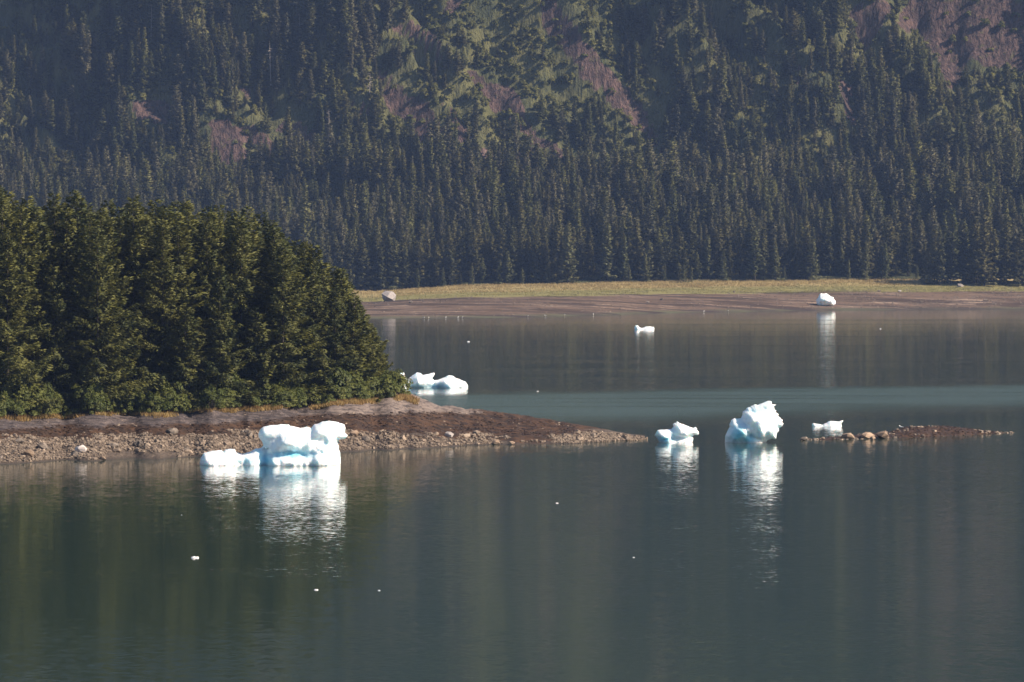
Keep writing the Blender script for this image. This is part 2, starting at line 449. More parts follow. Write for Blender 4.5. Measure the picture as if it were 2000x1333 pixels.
xb = np.concatenate([np.arange(-900, -330, 15.0), np.arange(-330, 330, 2.5), np.arange(330, 901, 15.0)])
tt = np.concatenate([[-0.3, -0.15, -0.06], np.linspace(-0.02, 1, 80)])
rows = [far_water(xb) + a * (2050 - far_water(xb)) for a in tt]
v, f, gx, gy, gz = grid_mesh('beach', xb, rows, ground_far, None)
me = mesh_np('beach', v, f, M['beach'], True)
attr(me, 'height01', np.clip((gy - far_water(gx)) / (2050 - far_water(gx)), 0, 1))
beach = tag(link('beach', me), 'far tidal beach of brown gravel and meadow', 'beach', kind='structure')

xm = np.concatenate([np.arange(-900, -345, 13.0), np.arange(-345, 345, 3.0), np.arange(345, 901, 13.0)])
ym = np.concatenate([np.arange(2050, 2290, 6.0), np.arange(2290, 2440, 2.0), np.arange(2440, 2661, 10.0)])
rows = [np.full_like(xm, a) for a in ym]
v, f, gx, gy, gz = grid_mesh('mountain', xm, rows, ground_far, None)
MTOP = float(gz.max())
me = mesh_np('mountain', v, f, M['mountain'], True)
rk_m, rk_p = rock_mask(gx, gy, gz)
attr(me, 'rock', rk_m); attr(me, 'palerock', rk_p)
tag(link('mountain', me), 'steep forested mountainside with bare purple-brown cliffs', 'mountain', kind='structure')

# islet
FRONT = [(-420, 915), (0, 906), (210, 899), (350, 895), (390, 893), (640, 885), (700, 881), (860, 873), (1010, 868), (1130, 866), (1284, 859)]
CREST = [(-420, 822), (0, 817), (160, 812), (300, 808), (450, 803), (560, 799), (620, 793), (660, 786), (720, 784), (790, 777), (830, 790), (862, 800), (900, 803), (940, 806), (1000, 813), (1050, 821), (1130, 832), (1200, 845), (1284, 857)]
WIDE = [(-420, 32), (600, 33), (800, 40), (1000, 36), (1130, 28), (1200, 18), (1284, 8)]
BACK = [(-420, 140), (500, 110), (700, 70), (790, 40), (830, 24), (1000, 18), (1130, 12), (1284, 5)]
GTOP = [(-420, 2.6), (600, 2.4), (700, 2.1), (850, 1.0), (950, 0.7), (1015, 0.1), (1075, 0.05), (1110, .8), (1284, 1.2)]
WTOP = [(-420, 3.6), (500, 3.7), (650, 4.4), (800, 4.2), (900, 3.5), (1000, 3.3), (1050, 9), (1284, 9)]
def islet_cols(px):
    pf = lerp_tab(px, FRONT) + 2.2 * fbm(px / 60.0, px * 0, None, 101, 3)
    df = EYE * F / (pf - 480.0)
    dc = df + lerp_tab(px, WIDE)
    zc = EYE - (lerp_tab(px, CREST) - 480.0) * dc / F
    return df, dc, zc, dc + lerp_tab(px, BACK)
def islet_z(px, y):
    df, dc, zc, db = islet_cols(px)
    x = (px - 1000) / F * y
    t = (y - df) / (dc - df)
    top = 3.0 * smooth(900, 600, px)
    s = np.clip((y - dc) / (db - dc), 0, 1.2)
    zfr = np.where(t > 0, zc * np.clip(t, 0, 1) ** 0.92, t * 4.0)
    zbk = (zc + top * np.sin(np.clip(s * 1.6, 0, math.pi / 2)) ** 2) * (1 - smooth(0.35, 1.0, s)) - 2.0 * smooth(0.9, 1.15, s)
    z = np.where(y <= dc, zfr, zbk)
    ro = smooth(0.0, 0.1, t) * np.clip(zc / 3.5, 0.15, 1)
    slab = ridged(x / 7.0 + y / 22.0, y / 5.0 - x / 14.0, 111, 3) * 0.18 * smooth(0.5, 0.8, t) * (1 - smooth(0.97, 1.05, t) * (px < 780))
    z = z + ro * (0.16 * fbm(x / 3.0, y / 3.0, None, 121, 3) + 0.10 * fbm(x / 0.8, y / 0.8, None, 127, 2) + slab)
    return z
pxs = np.concatenate([np.arange(-420, -20, 10.0), np.arange(-20, 1288, 3.4)])
fr = np.concatenate([[-0.25, -0.1], np.linspace(-0.03, 1.0, 84)])
bk = np.linspace(0, 1.15, 36)[1:]
df, dc, zc, db = islet_cols(pxs)
rows = [df + a * (dc - df) for a in fr] + [dc + a * (db - dc) for a in bk]
Yg = np.stack(rows); Pg = np.tile(pxs, (len(rows), 1))
Zg = islet_z(Pg, Yg); Xg = (Pg - 1000) / F * Yg
me = mesh_np('islet', np.stack([Xg.ravel(), Yg.ravel(), Zg.ravel()], 1), grid_faces(len(pxs), len(rows)), M['islet'], True)
attr(me, 'pale', (smooth(560, 700, Pg) * (1 - smooth(1000, 1080, Pg)) * 1.0).ravel())
attr(me, 'gravel_top', lerp_tab(Pg, GTOP).ravel()); attr(me, 'weed_top', lerp_tab(Pg, WTOP).ravel())
attr(me, 'soil', (smooth(-2, 4, Yg - np.tile(dc, (len(rows), 1))) * (1 - smooth(770, 800, Pg))).ravel())
islet = tag(link('islet', me), 'low rocky islet with gravel beach and dark rockweed belt', 'islet', kind='structure')

# reef
def reef_half(px):
    return lerp_tab(px, [(1555, 0.2), (1600, 2.0), (1650, 4.0), (1740, 7), (1800, 8), (1880, 6), (1930, 3), (1990, 0.6)])
def reef_mid(px):
    return lerp_tab(px, [(1555, 631), (1640, 636), (1760, 646), (1880, 652), (1990, 657)])
def reef_top(px):
    return lerp_tab(px, [(1555, -0.1), (1600, 0.18), (1700, 0.5), (1745, 0.7), (1770, 1.25), (1830, 1.35), (1880, 1.0), (1920, 0.4), (1950, 0.1), (1990, -0.1)])
def reef_z(px, y):
    s = (y - reef_mid(px)) / reef_half(px)
    z = reef_top(px) * (1 - s * s) - 0.35 * np.abs(s) ** 3
    return z + 0.09 * fbm((px - 1000) / F * y / 0.9, y / 0.9, None, 131, 3) * (np.abs(s) < 1.2)
pr = np.arange(1555, 1992, 2.0)
ss = np.linspace(-1.35, 1.35, 26)
Yg = np.stack([reef_mid(pr) + a * reef_half(pr) for a in ss]); Pg = np.tile(pr, (len(ss), 1))
Zg = reef_z(Pg, Yg); Xg = (Pg - 1000) / F * Yg
reef = tag(link('reef', mesh_np('reef', np.stack([Xg.ravel(), Yg.ravel(), Zg.ravel()], 1), grid_faces(len(pr), len(ss)), M['weed'], True)),
           'low dark reef of weed and stones breaking the water', 'reef', kind='structure')

# ------------------------------------------------------------------ icebergs
def resample(pts, step):
    out = []
    n = len(pts)
    for i in range(n):
        a, b_ = np.array(pts[i], float), np.array(pts[(i + 1) % n], float)
        k = max(1, int(np.linalg.norm(b_ - a) / step))
        for j in range(k): out.append(a + (b_ - a) * j / k)
    return np.array(out)

def seg_dist(P, A, B):
    d = np.full(len(P), 1e9)
    for a, b_ in zip(A, B):
        ab = b_ - a
        tq = np.clip(((P - a) @ ab) / max(ab @ ab, 1e-9), 0, 1)
        d = np.minimum(d, np.linalg.norm(P - (a + tq[:, None] * ab), axis=1))
    return d

def ice_mesh(name, outline, water_py, thick, step, seed, lobes=(), blues=(), undercut=None, jag=0.06, water_D=None):
    """outline: the berg's skyline in photo pixels, left to right, from waterline to waterline."""
    D = water_D or EYE * F / (water_py - 480.0)
    k = D / F
    pc = 0.5 * (min(p[0] for p in outline) + max(p[0] for p in outline))
    pts = [((p[0] - pc) * k, (water_py - p[1]) * k) for p in outline]
    lo = -0.7
    full = pts + [(pts[-1][0] - 0.2, lo), (pts[0][0] + 0.2, lo)]
    bd = resample(full, step)
    rng = np.random.default_rng(seed)
    up = bd[:, 1] > 0.15
    nzv = np.stack([vnoise(bd[:, 0] / 0.5, bd[:, 1] / 0.5, None, seed), vnoise(bd[:, 0] / 0.5, bd[:, 1] / 0.5, None, seed + 5)], 1)
    bd = bd + nzv * jag * up[:, None]
    n = len(bd)
    x0, x1, z0, z1 = bd[:, 0].min(), bd[:, 0].max(), bd[:, 1].min(), bd[:, 1].max()
    gx, gz = np.meshgrid(np.arange(x0, x1, step), np.arange(z0, z1, step))
    P = np.stack([gx.ravel(), gz.ravel()], 1) + rng.uniform(-.3, .3, (gx.size, 2)) * step
    A, B = bd, np.roll(bd, -1, 0)
    inside = np.zeros(len(P), bool)
    for a, b_ in zip(A, B):
        c = ((a[1] > P[:, 1]) != (b_[1] > P[:, 1]))
        if abs(b_[1] - a[1]) < 1e-12: continue
        xx = (b_[0] - a[0]) * (P[:, 1] - a[1]) / (b_[1] - a[1]) + a[0]
        inside ^= c & (P[:, 0] < xx)
    P = P[inside]
    P = P[seg_dist(P, A, B) > 0.45 * step]
    allp = np.concatenate([bd, P])
    vs, es, fs, *_ = geometry.delaunay_2d_cdt([Vector((float(q[0]), float(q[1]))) for q in allp], [], [list(range(n))], 1, 1e-5)
    q = np.array([[w.x, w.y] for w in vs])
    fs = np.array([list(w) for w in fs if len(w) == 3])
    keep = A[:, 1] > lo + 0.01
    keep2 = keep | (B[:, 1] > lo + 0.01)
    d = seg_dist(q, A[keep2], B[keep2])
    dd = seg_dist(q, A, B)
    R = thick
    base = np.sqrt(np.clip(1 - (1 - np.clip(d / R, 0, 1)) ** 2, 0, 1)) * thick
    x, z = q[:, 0], q[:, 1]
    def depth(sd):
        h = base * (0.85 + 0.35 * vnoise(x / 2.2, z / 1.6, None, sd))
        h = h + np.minimum(d, 1.0) * (0.26 * ridged(x / 1.9, z / 2.6, sd + 3, 3) * thick / 3 + 0.11 * fbm(x / 0.6, z / 0.6, None, sd + 7, 3))
        return h
    hf = depth(seed + 11)
    for (lx, ly, rx, ry, amt) in lobes:
        ux, uz = ((lx - pc) * k, (water_py - ly) * k)
        g = np.clip(1 - ((x - ux) / (rx * k)) ** 2 - ((z - uz) / (ry * k)) ** 2, 0, 1)
        hf = hf + amt * np.sqrt(g) * np.minimum(d / 0.5, 1)
    if undercut: hf = hf * undercut(x / k + pc, water_py - z / k)
    hb = depth(seed + 31)
    edge = dd < 1e-4
    hf = np.where(edge, 0, np.maximum(hf, 0.02)); hb = np.where(edge, 0, np.maximum(hb, 0.02))
    nv = len(q)
    idx2 = np.full(nv, -1); ni = np.where(~edge)[0]
    idx2[edge] = np.where(edge)[0]; idx2[ni] = nv + np.arange(len(ni))
    vf = np.stack([x, -hf, z], 1); vb = np.stack([x[ni], hb[ni], z[ni]], 1)
    faces = np.concatenate([fs, idx2[fs][:, ::-1]])
    V = np.concatenate([vf, vb])
    me = mesh_np(name, V, faces, M['ice'], True)
    bl = np.zeros(len(V))
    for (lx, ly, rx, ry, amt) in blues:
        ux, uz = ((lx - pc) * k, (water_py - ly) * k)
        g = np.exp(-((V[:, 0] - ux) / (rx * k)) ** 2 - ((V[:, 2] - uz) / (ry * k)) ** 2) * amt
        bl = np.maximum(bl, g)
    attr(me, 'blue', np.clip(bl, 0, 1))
    return me, ((pc - 1000) / F * D, D)

BG = 'icebergs and floes on the fjord'
def berg(name, label, cat, outline, wpy, thick, step, seed, z=0.0, D=None, **kw):
    me, (x, y) = ice_mesh(name, outline, wpy, thick, step, seed, water_D=D, **kw)
    return tag(link(name, me, loc=(x, y + 0.0, z)), label, cat, BG)

big = [(389, 907), (392, 894), (398, 886), (412, 881), (432, 879), (436, 882), (439, 878), (458, 878), (462, 884), (474, 887), (487, 884), (498, 877), (510, 875), (513, 872),
       (511, 864), (506, 856), (504, 848), (507, 840), (515, 834), (528, 831), (545, 830), (564, 829), (566, 833), (575, 834), (585, 837), (600, 834), (608, 836), (613, 829),
       (624, 827), (630, 824), (645, 823), (660, 825), (672, 830), (675, 836), (674, 846), (678, 850), (677, 855), (670, 859), (661, 860), (660, 868), (663, 882), (665, 896), (665, 907)]
def uc(px, py):
    u = (0.72 + 0.5 * smooth(838, 900, py)) * (1 - 0.07 * np.exp(-((py - 886) / 6.0) ** 2) * smooth(505, 540, px) * (1 - smooth(600, 640, px)))
    return u * (1 - 0.5 * np.exp(-((px - 518) / 9.0) ** 2) * (py > 876))
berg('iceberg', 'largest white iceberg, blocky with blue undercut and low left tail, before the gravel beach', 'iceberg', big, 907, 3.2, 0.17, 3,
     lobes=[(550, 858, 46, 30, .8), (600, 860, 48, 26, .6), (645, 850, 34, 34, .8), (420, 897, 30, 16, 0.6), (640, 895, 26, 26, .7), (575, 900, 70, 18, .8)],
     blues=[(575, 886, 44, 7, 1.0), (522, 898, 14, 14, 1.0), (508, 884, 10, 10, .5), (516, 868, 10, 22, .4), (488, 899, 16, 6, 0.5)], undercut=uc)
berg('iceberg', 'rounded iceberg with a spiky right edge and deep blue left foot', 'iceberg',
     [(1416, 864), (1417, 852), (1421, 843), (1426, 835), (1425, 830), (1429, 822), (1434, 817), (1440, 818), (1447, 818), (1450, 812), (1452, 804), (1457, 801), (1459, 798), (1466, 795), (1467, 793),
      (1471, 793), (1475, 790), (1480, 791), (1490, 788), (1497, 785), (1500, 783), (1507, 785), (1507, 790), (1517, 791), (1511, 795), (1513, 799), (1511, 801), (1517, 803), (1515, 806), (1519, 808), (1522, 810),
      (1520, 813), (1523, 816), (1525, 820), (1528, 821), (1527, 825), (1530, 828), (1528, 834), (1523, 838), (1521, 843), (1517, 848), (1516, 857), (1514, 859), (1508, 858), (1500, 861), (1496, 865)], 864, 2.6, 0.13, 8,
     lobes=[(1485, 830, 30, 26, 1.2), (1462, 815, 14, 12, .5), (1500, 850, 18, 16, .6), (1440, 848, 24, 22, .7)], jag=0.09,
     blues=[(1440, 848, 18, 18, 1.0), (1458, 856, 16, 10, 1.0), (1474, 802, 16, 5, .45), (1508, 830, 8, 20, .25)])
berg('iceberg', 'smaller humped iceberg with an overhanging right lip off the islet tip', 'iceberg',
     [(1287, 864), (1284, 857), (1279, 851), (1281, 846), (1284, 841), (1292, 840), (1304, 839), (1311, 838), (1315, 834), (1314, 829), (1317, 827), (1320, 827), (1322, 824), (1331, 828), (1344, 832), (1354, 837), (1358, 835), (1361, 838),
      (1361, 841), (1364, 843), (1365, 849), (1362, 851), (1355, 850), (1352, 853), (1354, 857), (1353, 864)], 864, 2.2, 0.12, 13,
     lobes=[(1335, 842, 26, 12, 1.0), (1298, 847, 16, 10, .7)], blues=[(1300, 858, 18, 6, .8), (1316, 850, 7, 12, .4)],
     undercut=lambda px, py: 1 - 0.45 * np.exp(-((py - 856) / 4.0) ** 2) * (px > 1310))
berg('ice_floe', 'small flat white floe with a raised right horn behind the reef', 'ice floe',
     [(1587, 834), (1586, 829), (1589, 827), (1599, 828), (1606, 830), (1613, 827), (1618, 824), (1628, 823), (1640, 824), (1643, 822), (1648, 822), (1646, 826), (1644, 829), (1645, 834)], 833, 1.6, 0.14, 17,
     blues=[(1620, 836, 20, 3, .3)])
berg('iceberg', 'low iceberg with three pale peaks half hidden behind the islet shrubs', 'iceberg',
     [(768, 757), (770, 740), (778, 730), (789, 728), (792, 738), (797, 741), (805, 734), (814, 728), (820, 729), (826, 733), (840, 730), (848, 728), (849, 731), (844, 739), (848, 744), (856, 742), (868, 737), (877, 733), (884, 735), (890, 739), (900, 742), (909, 746), (914, 753), (914, 756)],
     757, 3.0, 0.22, 23, lobes=[(815, 745, 26, 14, 1.0), (878, 748, 30, 12, .8)], blues=[(845, 755, 40, 4, .6)])
berg('ice_floe', 'small white floe adrift alone off the far beach', 'ice floe',
     [(1240, 648), (1239, 640), (1241, 636), (1246, 636), (1249, 640), (1255, 641), (1262, 638), (1270, 638), (1277, 639), (1278, 643), (1277, 646)], 644, 1.8, 0.3, 29)
zb = float(ground_far(np.array([145.0]), np.array([1915.0]))[0])
berg('iceberg', 'round white ice block stranded on the far beach', 'iceberg',
     [(1600, 598), (1595, 592), (1594, 585), (1598, 579), (1600, 574), (1603, 571), (1607, 572), (1614, 571), (1618, 574), (1622, 577), (1628, 579), (1629, 583), (1632, 586), (1632, 592), (1627, 596), (1615, 598)],
     598, 3.6, 0.3, 37, z=1.15, D=1922.0, lobes=[(1612, 585, 14, 10, 1.0)], blues=[(1608, 596, 14, 3, .4)])
for px, py, w, lab in [(1088, 984, 7, 'small ice scrap alone in the open water off the islet beach'), (380, 1091, 17, 'long thin ice scrap in the dark water left of the berg reflection'),
                       (617, 1154, 10, 'small ice scrap at the foot of the large berg reflection'), (740, 1155, 6, 'tiny ice speck right of the large berg reflection'),
                       (1238, 1090, 5, 'tiny ice speck in open water nearer the ship than the humped berg'), (915, 668, 6, 'tiny ice scrap between the islet trees and far beach'),
                       (1050, 765, 5, 'tiny ice speck on the edge of the ruffled teal water'), (1720, 643, 4, 'tiny ice speck off the beach past the stranded ice block'),
                       (354, 1007, 3, 'faint ice speck in dark water below the big berg tail')]:
    h = w * 0.24
    me, (x, y) = ice_mesh('ice_scrap', [(px - w / 2, py + 1), (px - w * .42, py - h * .5), (px - w * .1, py - h * .95), (px + w * .1, py - h * .6), (px + w * .32, py - h * .75), (px + w / 2, py + 1)], py, 0.25, 0.06 * max(1, w / 6), px)
    tag(link('ice_scrap', me, loc=(x, y, 0)), lab, 'floating ice', 'scraps of ice on the water')

# ------------------------------------------------------------------ stones
def hull_np(seed, npts=14, squash=(1, 0.85, 0.65), jit=0.25):
    r = random.Random(seed)
    bm = bmesh.new()
    for i in range(npts):
        zz = 1 - 2 * (i + 0.5) / npts
        a = i * 2.39996 + r.uniform(-.5, .5)
        q = math.sqrt(1 - zz * zz)
        k = 1 + r.uniform(-jit, jit)
        bm.verts.new((q * math.cos(a) * k * squash[0], q * math.sin(a) * k * squash[1], zz * k * squash[2]))
    res = bmesh.ops.convex_hull(bm, input=bm.verts[:])
    bmesh.ops.delete(bm, geom=list({e for e in res['geom_interior'] + res['geom_unused'] if isinstance(e, bmesh.types.BMVert)}), context='VERTS')
    bm.normal_update()
    bm.verts.index_update()
    V = np.array([v.co[:] for v in bm.verts]); Fc = np.array([[v.index for v in f.verts] for f in bm.faces])
    bm.free()
    return V, Fc
HULLS = [hull_np(i, 11) for i in range(10)]
STONE_ME = [mesh_np('stone', v, f, M['stone']) for v, f in HULLS]
DARK_ME = [mesh_np('stone', v, f, M['dark_boulder']) for v, f in HULLS[:4]]

def rotm(a, b_, c):
    return np.array(Matrix.Rotation(c, 3, 'Z') @ Matrix.Rotation(b_, 3, 'Y') @ Matrix.Rotation(a, 3, 'X'))

def merged_stones(name, pos, size, seed, mat, parent, flat=1.0):
    rng = np.random.default_rng(seed)
    Vs, Fs, off = [], [], 0
    for p, s in zip(pos, size):
        v, f = HULLS[rng.integers(len(HULLS))]
        v = (v * s) @ rotm(rng.uniform(-.4, .4), rng.uniform(-.4, .4), rng.uniform(0, 6.28)).T
        v[:, 2] *= flat
        Vs.append(v + p); Fs.append(f + off); off += len(v)
    o = link(name, mesh_np(name, np.concatenate(Vs), np.concatenate(Fs), mat), parent)
    o['kind'] = 'stuff'
    return o

def boulder(label, px, py, w, h, mat, seed, base_z=None, cat='boulder', group=None, D=None, npts=22, jit=0.22, name='boulder', turn=0.0):
    """px, py: photo position of its foot; w, h in metres"""
    z = 0.0 if base_z is None else base_z
    if D is None:
        p = at(px, py, z); x, y = p[0], p[1]
    else:
        x, y = (px - 1000) / F * D, D
    v, f = hull_np(seed, npts, (w / 2, w * 0.42, h * 0.62), jit)
    o = link(name, mesh_np(name, v, f, mat), loc=(x, y, z + h * 0.38), rot=(0, 0, turn))
    return tag(o, label, cat, group)

rng = np.random.default_rng(77)
# islet stones: a density that follows the gravel belt
def islet_scatter(n, seed):
    r = np.random.default_rng(seed)
    px = r.uniform(-60, 1280, n * 3)
    t = r.uniform(0.02, 0.75, n * 3)
    df, dc, zc, db = islet_cols(px)
    y = df + t * (dc - df)
    z = islet_z(px, y)
    top = lerp_tab(px, GTOP) + 0.15
    ok = (z > 0.0) & (z < top + 0.5 * fbm(px / 40.0, y / 3.0, None, 141, 3))
    bay = (px > 205) & (px < 345) & (z < 0.75)
    ok &= ~bay
    ok &= ~((px > 1010) & (px < 1075) & (r.uniform(0, 1, n * 3) > .15))
    px, y, z = px[ok][:n], y[ok][:n], z[ok][:n]
    return px, np.stack([(px - 1000) / F * y, y, z], 1)
px_s, P_s = islet_scatter(300, 5)
for i, p in enumerate(P_s):
    s = float(np.clip(rng.pareto(2.6) * 0.2 + 0.27, 0.27, 0.8))
    dark = rng.random() < 0.16
    me = (DARK_ME if dark else STONE_ME)[rng.integers(4 if dark else len(STONE_ME))]
    o = link('stone', me, islet, (p[0], p[1], p[2] + s * 0.15), (rng.uniform(-.4, .4), rng.uniform(-.4, .4), rng.uniform(0, 6.28)), s)
px_s, P_s = islet_scatter(13000, 6)
merged_stones('pebbles', P_s + np.array([0, 0, 0.04]), np.clip(rng.pareto(2.4, len(P_s)) * 0.10 + 0.12, 0.12, 0.44), 8, M['stone'], islet)
# stray pale stones higher up, on weed and slab
n = 150
px = rng.uniform(-40, 1240, n); df, dc, zc, db = islet_cols(px); y = df + rng.uniform(0.45, 0.98, n) * (dc - df)
merged_stones('pebbles', np.stack([(px - 1000) / F * y, y, islet_z(px, y)], 1), rng.uniform(0.08, 0.30, n), 9, M['stone'], islet, 0.6)
# clumps of rockweed
n = 5200
px = rng.uniform(-40, 1270, n); df, dc, zc, db = islet_cols(px); y = df + rng.uniform(0.3, 1.0, n) * (dc - df)
z = islet_z(px, y)
ok = (z > lerp_tab(px, GTOP) - .2) & (z < lerp_tab(px, WTOP) + .2) & (fbm(px / 30.0, y / 4.0, None, 151, 3) > -0.35)
merged_stones('rockweed', np.stack([(px - 1000) / F * y, y, z], 1)[ok], rng.uniform(0.12, 0.42, n)[ok], 10, M['weed'], islet, 0.4)
# boulders one could name on the islet
def islet_pt(px, t):
    df, dc, zc, db = [float(v[0]) for v in islet_cols(np.array([float(px)]))]
    y = df + t * (dc - df)
    return y, float(islet_z(np.array([float(px)]), np.array([y]))[0])
def islet_y_for_py(px, py):
    best = min((abs(to_px((px - 1000) / F * islet_pt(px, t_)[0], *islet_pt(px, t_))[1] - py), t_) for t_ in np.linspace(0, 1, 80))
    return islet_pt(px, best[1])
IB = 'boulders on the islet beach'
for lab, px, py, w, h, mat, sd in [
        ('rounded boulder with a pale top sitting on the brown rockweed belt', 335, 849, 1.9, 1.0, 'dark_boulder', 3),
        ('pale tan boulder near the water at the beach end left of all bergs', 55, 890, 1.6, 1.1, 'boulder', 4),
        ('black wet boulder just up the gravel from the pale tan one', 82, 877, 1.6, 0.9, 'dark_boulder', 5),
        ('grey sloping slab boulder midway along the gravel under the shrubs', 158, 882, 1.7, 1.0, 'grey_boulder', 6),
        ('dark flat boulder in the gravel left of the large berg', 220, 874, 1.7, 0.7, 'dark_boulder', 7),
        ('dark domed boulder in the gravel next to the low berg tail', 268, 872, 1.5, 0.9, 'dark_boulder', 8),
        ('pale boulder at the waterline beside the small muddy bay', 200, 898, 0.9, 0.6, 'boulder', 9),
        ('brown weedy boulder at the upper edge of the gravel', 38, 864, 1.7, 0.7, 'dark_boulder', 10),
        ('dark boulder right of the large berg on the gravel', 715, 862, 1.5, 0.9, 'dark_boulder', 11),
        ('tan boulder on the gravel close to the large berg top', 692, 850, 1.3, 0.8, 'boulder', 12),
        ('pale boulder at the right end of the gravel by the water', 969, 869, 1.3, 0.8, 'boulder', 13),
        ('grey boulder on the weed above the right half of the gravel', 877, 852, 1.4, 0.8, 'grey_boulder', 14),
        ('small pale boulder at the very end of the gravel', 1000, 868, 0.9, 0.6, 'boulder', 15)]:
    y, z = islet_y_for_py(px, py)
    boulder(lab, px, py, w, h, M[mat], sd, base_z=z - 0.05, D=y, group=IB)

# reef stones and its three large boulders
RB = 'boulders on the reef'
for lab, px, D, w, h, mat, sd, npts in [
        ('tan boulder with a mossy left shoulder, first of the three big reef boulders', 1657, 634.5, 2.3, 0.95, 'boulder', 21, 16),
        ('wedge-topped tan boulder, second of the three big reef boulders', 1695, 636, 2.4, 1.05, 'boulder', 22, 13),
        ('blocky square tan boulder beside the weedy mound of the reef', 1725, 637, 2.3, 1.15, 'boulder', 23, 12),
        ('pale stone at the water in front of the wedge-topped reef boulder', 1705, 632.5, 0.9, 0.5, 'boulder', 24, 12),
        ('small squared stone standing off at the open end of the reef', 1571, 630, 1.2, 0.55, 'dark_boulder', 25, 12)]:
    boulder(lab, px, 0, w, h, M[mat], sd, base_z=0.05, D=D, group=RB, npts=npts, jit=0.15)
for i in range(190):
    px = float(rng.choice([rng.uniform(1560, 1660), rng.uniform(1640, 1760), rng.uniform(1730, 1830), rng.uniform(1905, 1985)], p=[.25, .42, .15, .18]))
    y = float(reef_mid(px) + rng.uniform(-1.0, 0.1) * reef_half(px))
    z = float(reef_z(np.array([px]), np.array([y]))[0])
    s = rng.uniform(0.14, 0.44)
    dark = rng.random() < 0.55
    me = (DARK_ME if dark else STONE_ME)[rng.integers(4 if dark else len(STONE_ME))]
    link('stone', me, reef, ((px - 1000) / F * y, y, max(z, -0.1) + s * 0.1), (rng.uniform(-.3, .3), rng.uniform(-.3, .3), rng.uniform(0, 6.28)), (s, s, s * .8))
n = 900
px = rng.uniform(1735, 1960, n); y = reef_mid(px) + rng.uniform(-1, 1, n) * reef_half(px)
merged_stones('rockweed', np.stack([(px - 1000) / F * y, y, reef_z(px, y)], 1), rng.uniform(0.10, 0.34, n), 12, M['weed'], reef, 0.5)

# far beach boulders and stones
def far_pt(px, py):
    """walk the ray to the far ground"""
    for D in np.arange(1650, 2300, 1.0):
        x = (px - 1000) / F * D
        z = float(ground_far(np.array([x]), np.array([D]))[0])
        if to_px(x, D, z)[1] <= py: return x, D, z
    return x, D, z
FB = 'rocks on the far beach'
for lab, px, py, w, h, mat, sd in [
        ('great pale grey boulder at the meadow end by the islet trees', 761, 588, 7.6, 5.2, 'grey_boulder', 31),
        ('pale rock on the green meadow in front of the dark forest corner', 1875, 561, 3.4, 1.9, 'grey_boulder', 32),
        ('small dark rock on the mud right of the great grey boulder', 802, 592, 2.0, 1.2, 'dark_boulder', 33),
        ('dark rock on the gravel left of the stranded ice block', 1434, 572, 1.4, 0.9, 'dark_boulder', 34),
        ('dark rock on the open mud below the dry meadow', 1293, 586, 2.2, 0.9, 'dark_boulder', 35),
        ('dark low rock lying just left of another on the open mud', 1266, 592, 2.0, 0.8, 'dark_boulder', 36),
        ('dark rock where the gravel meets green meadow right of the ice block', 1717, 570, 2.0, 1.0, 'dark_boulder', 37),
        ('pale rock on the upper gravel right of the stranded ice block', 1757, 570, 2.2, 0.9, 'grey_boulder', 38),
        ('dark rock low on the mud near the right end of the beach', 1926, 588, 3.0, 1.1, 'dark_boulder', 39)]:
    x, y, z = far_pt(px, py)
    boulder(lab, px, py, w, h, M[mat], sd, base_z=z - 0.1, D=y, group=FB, npts=15 if w > 5 else 12, turn=0.4)
n = 5200
xx = rng.uniform(-80, 270, n); yw = far_water(xx)
s_ = rng.uniform(0.02, 0.62, n) ** 0.9
yy = yw + s_ * (2050 - yw)
keep = (rng.random(n) < 0.35 + 0.65 * smooth(120, 180, xx)) & (fbm(xx / 12.0, yy / 30.0, None, 161, 3) > -0.2)
Pst = np.stack([xx, yy, ground_far(xx, yy)], 1)[keep]
half = len(Pst) // 2
merged_stones('pebbles', Pst[:half], rng.uniform(0.2, 0.55, half), 14, M['stone'], beach, .8)
merged_stones('pebbles', Pst[half:], rng.uniform(0.2, 0.6, len(Pst) - half), 15, M['dark_boulder'], beach, .8)

# ------------------------------------------------------------------ plants
def norm(v):
    return v / np.maximum(np.linalg.norm(v, axis=1, keepdims=True), 1e-9)

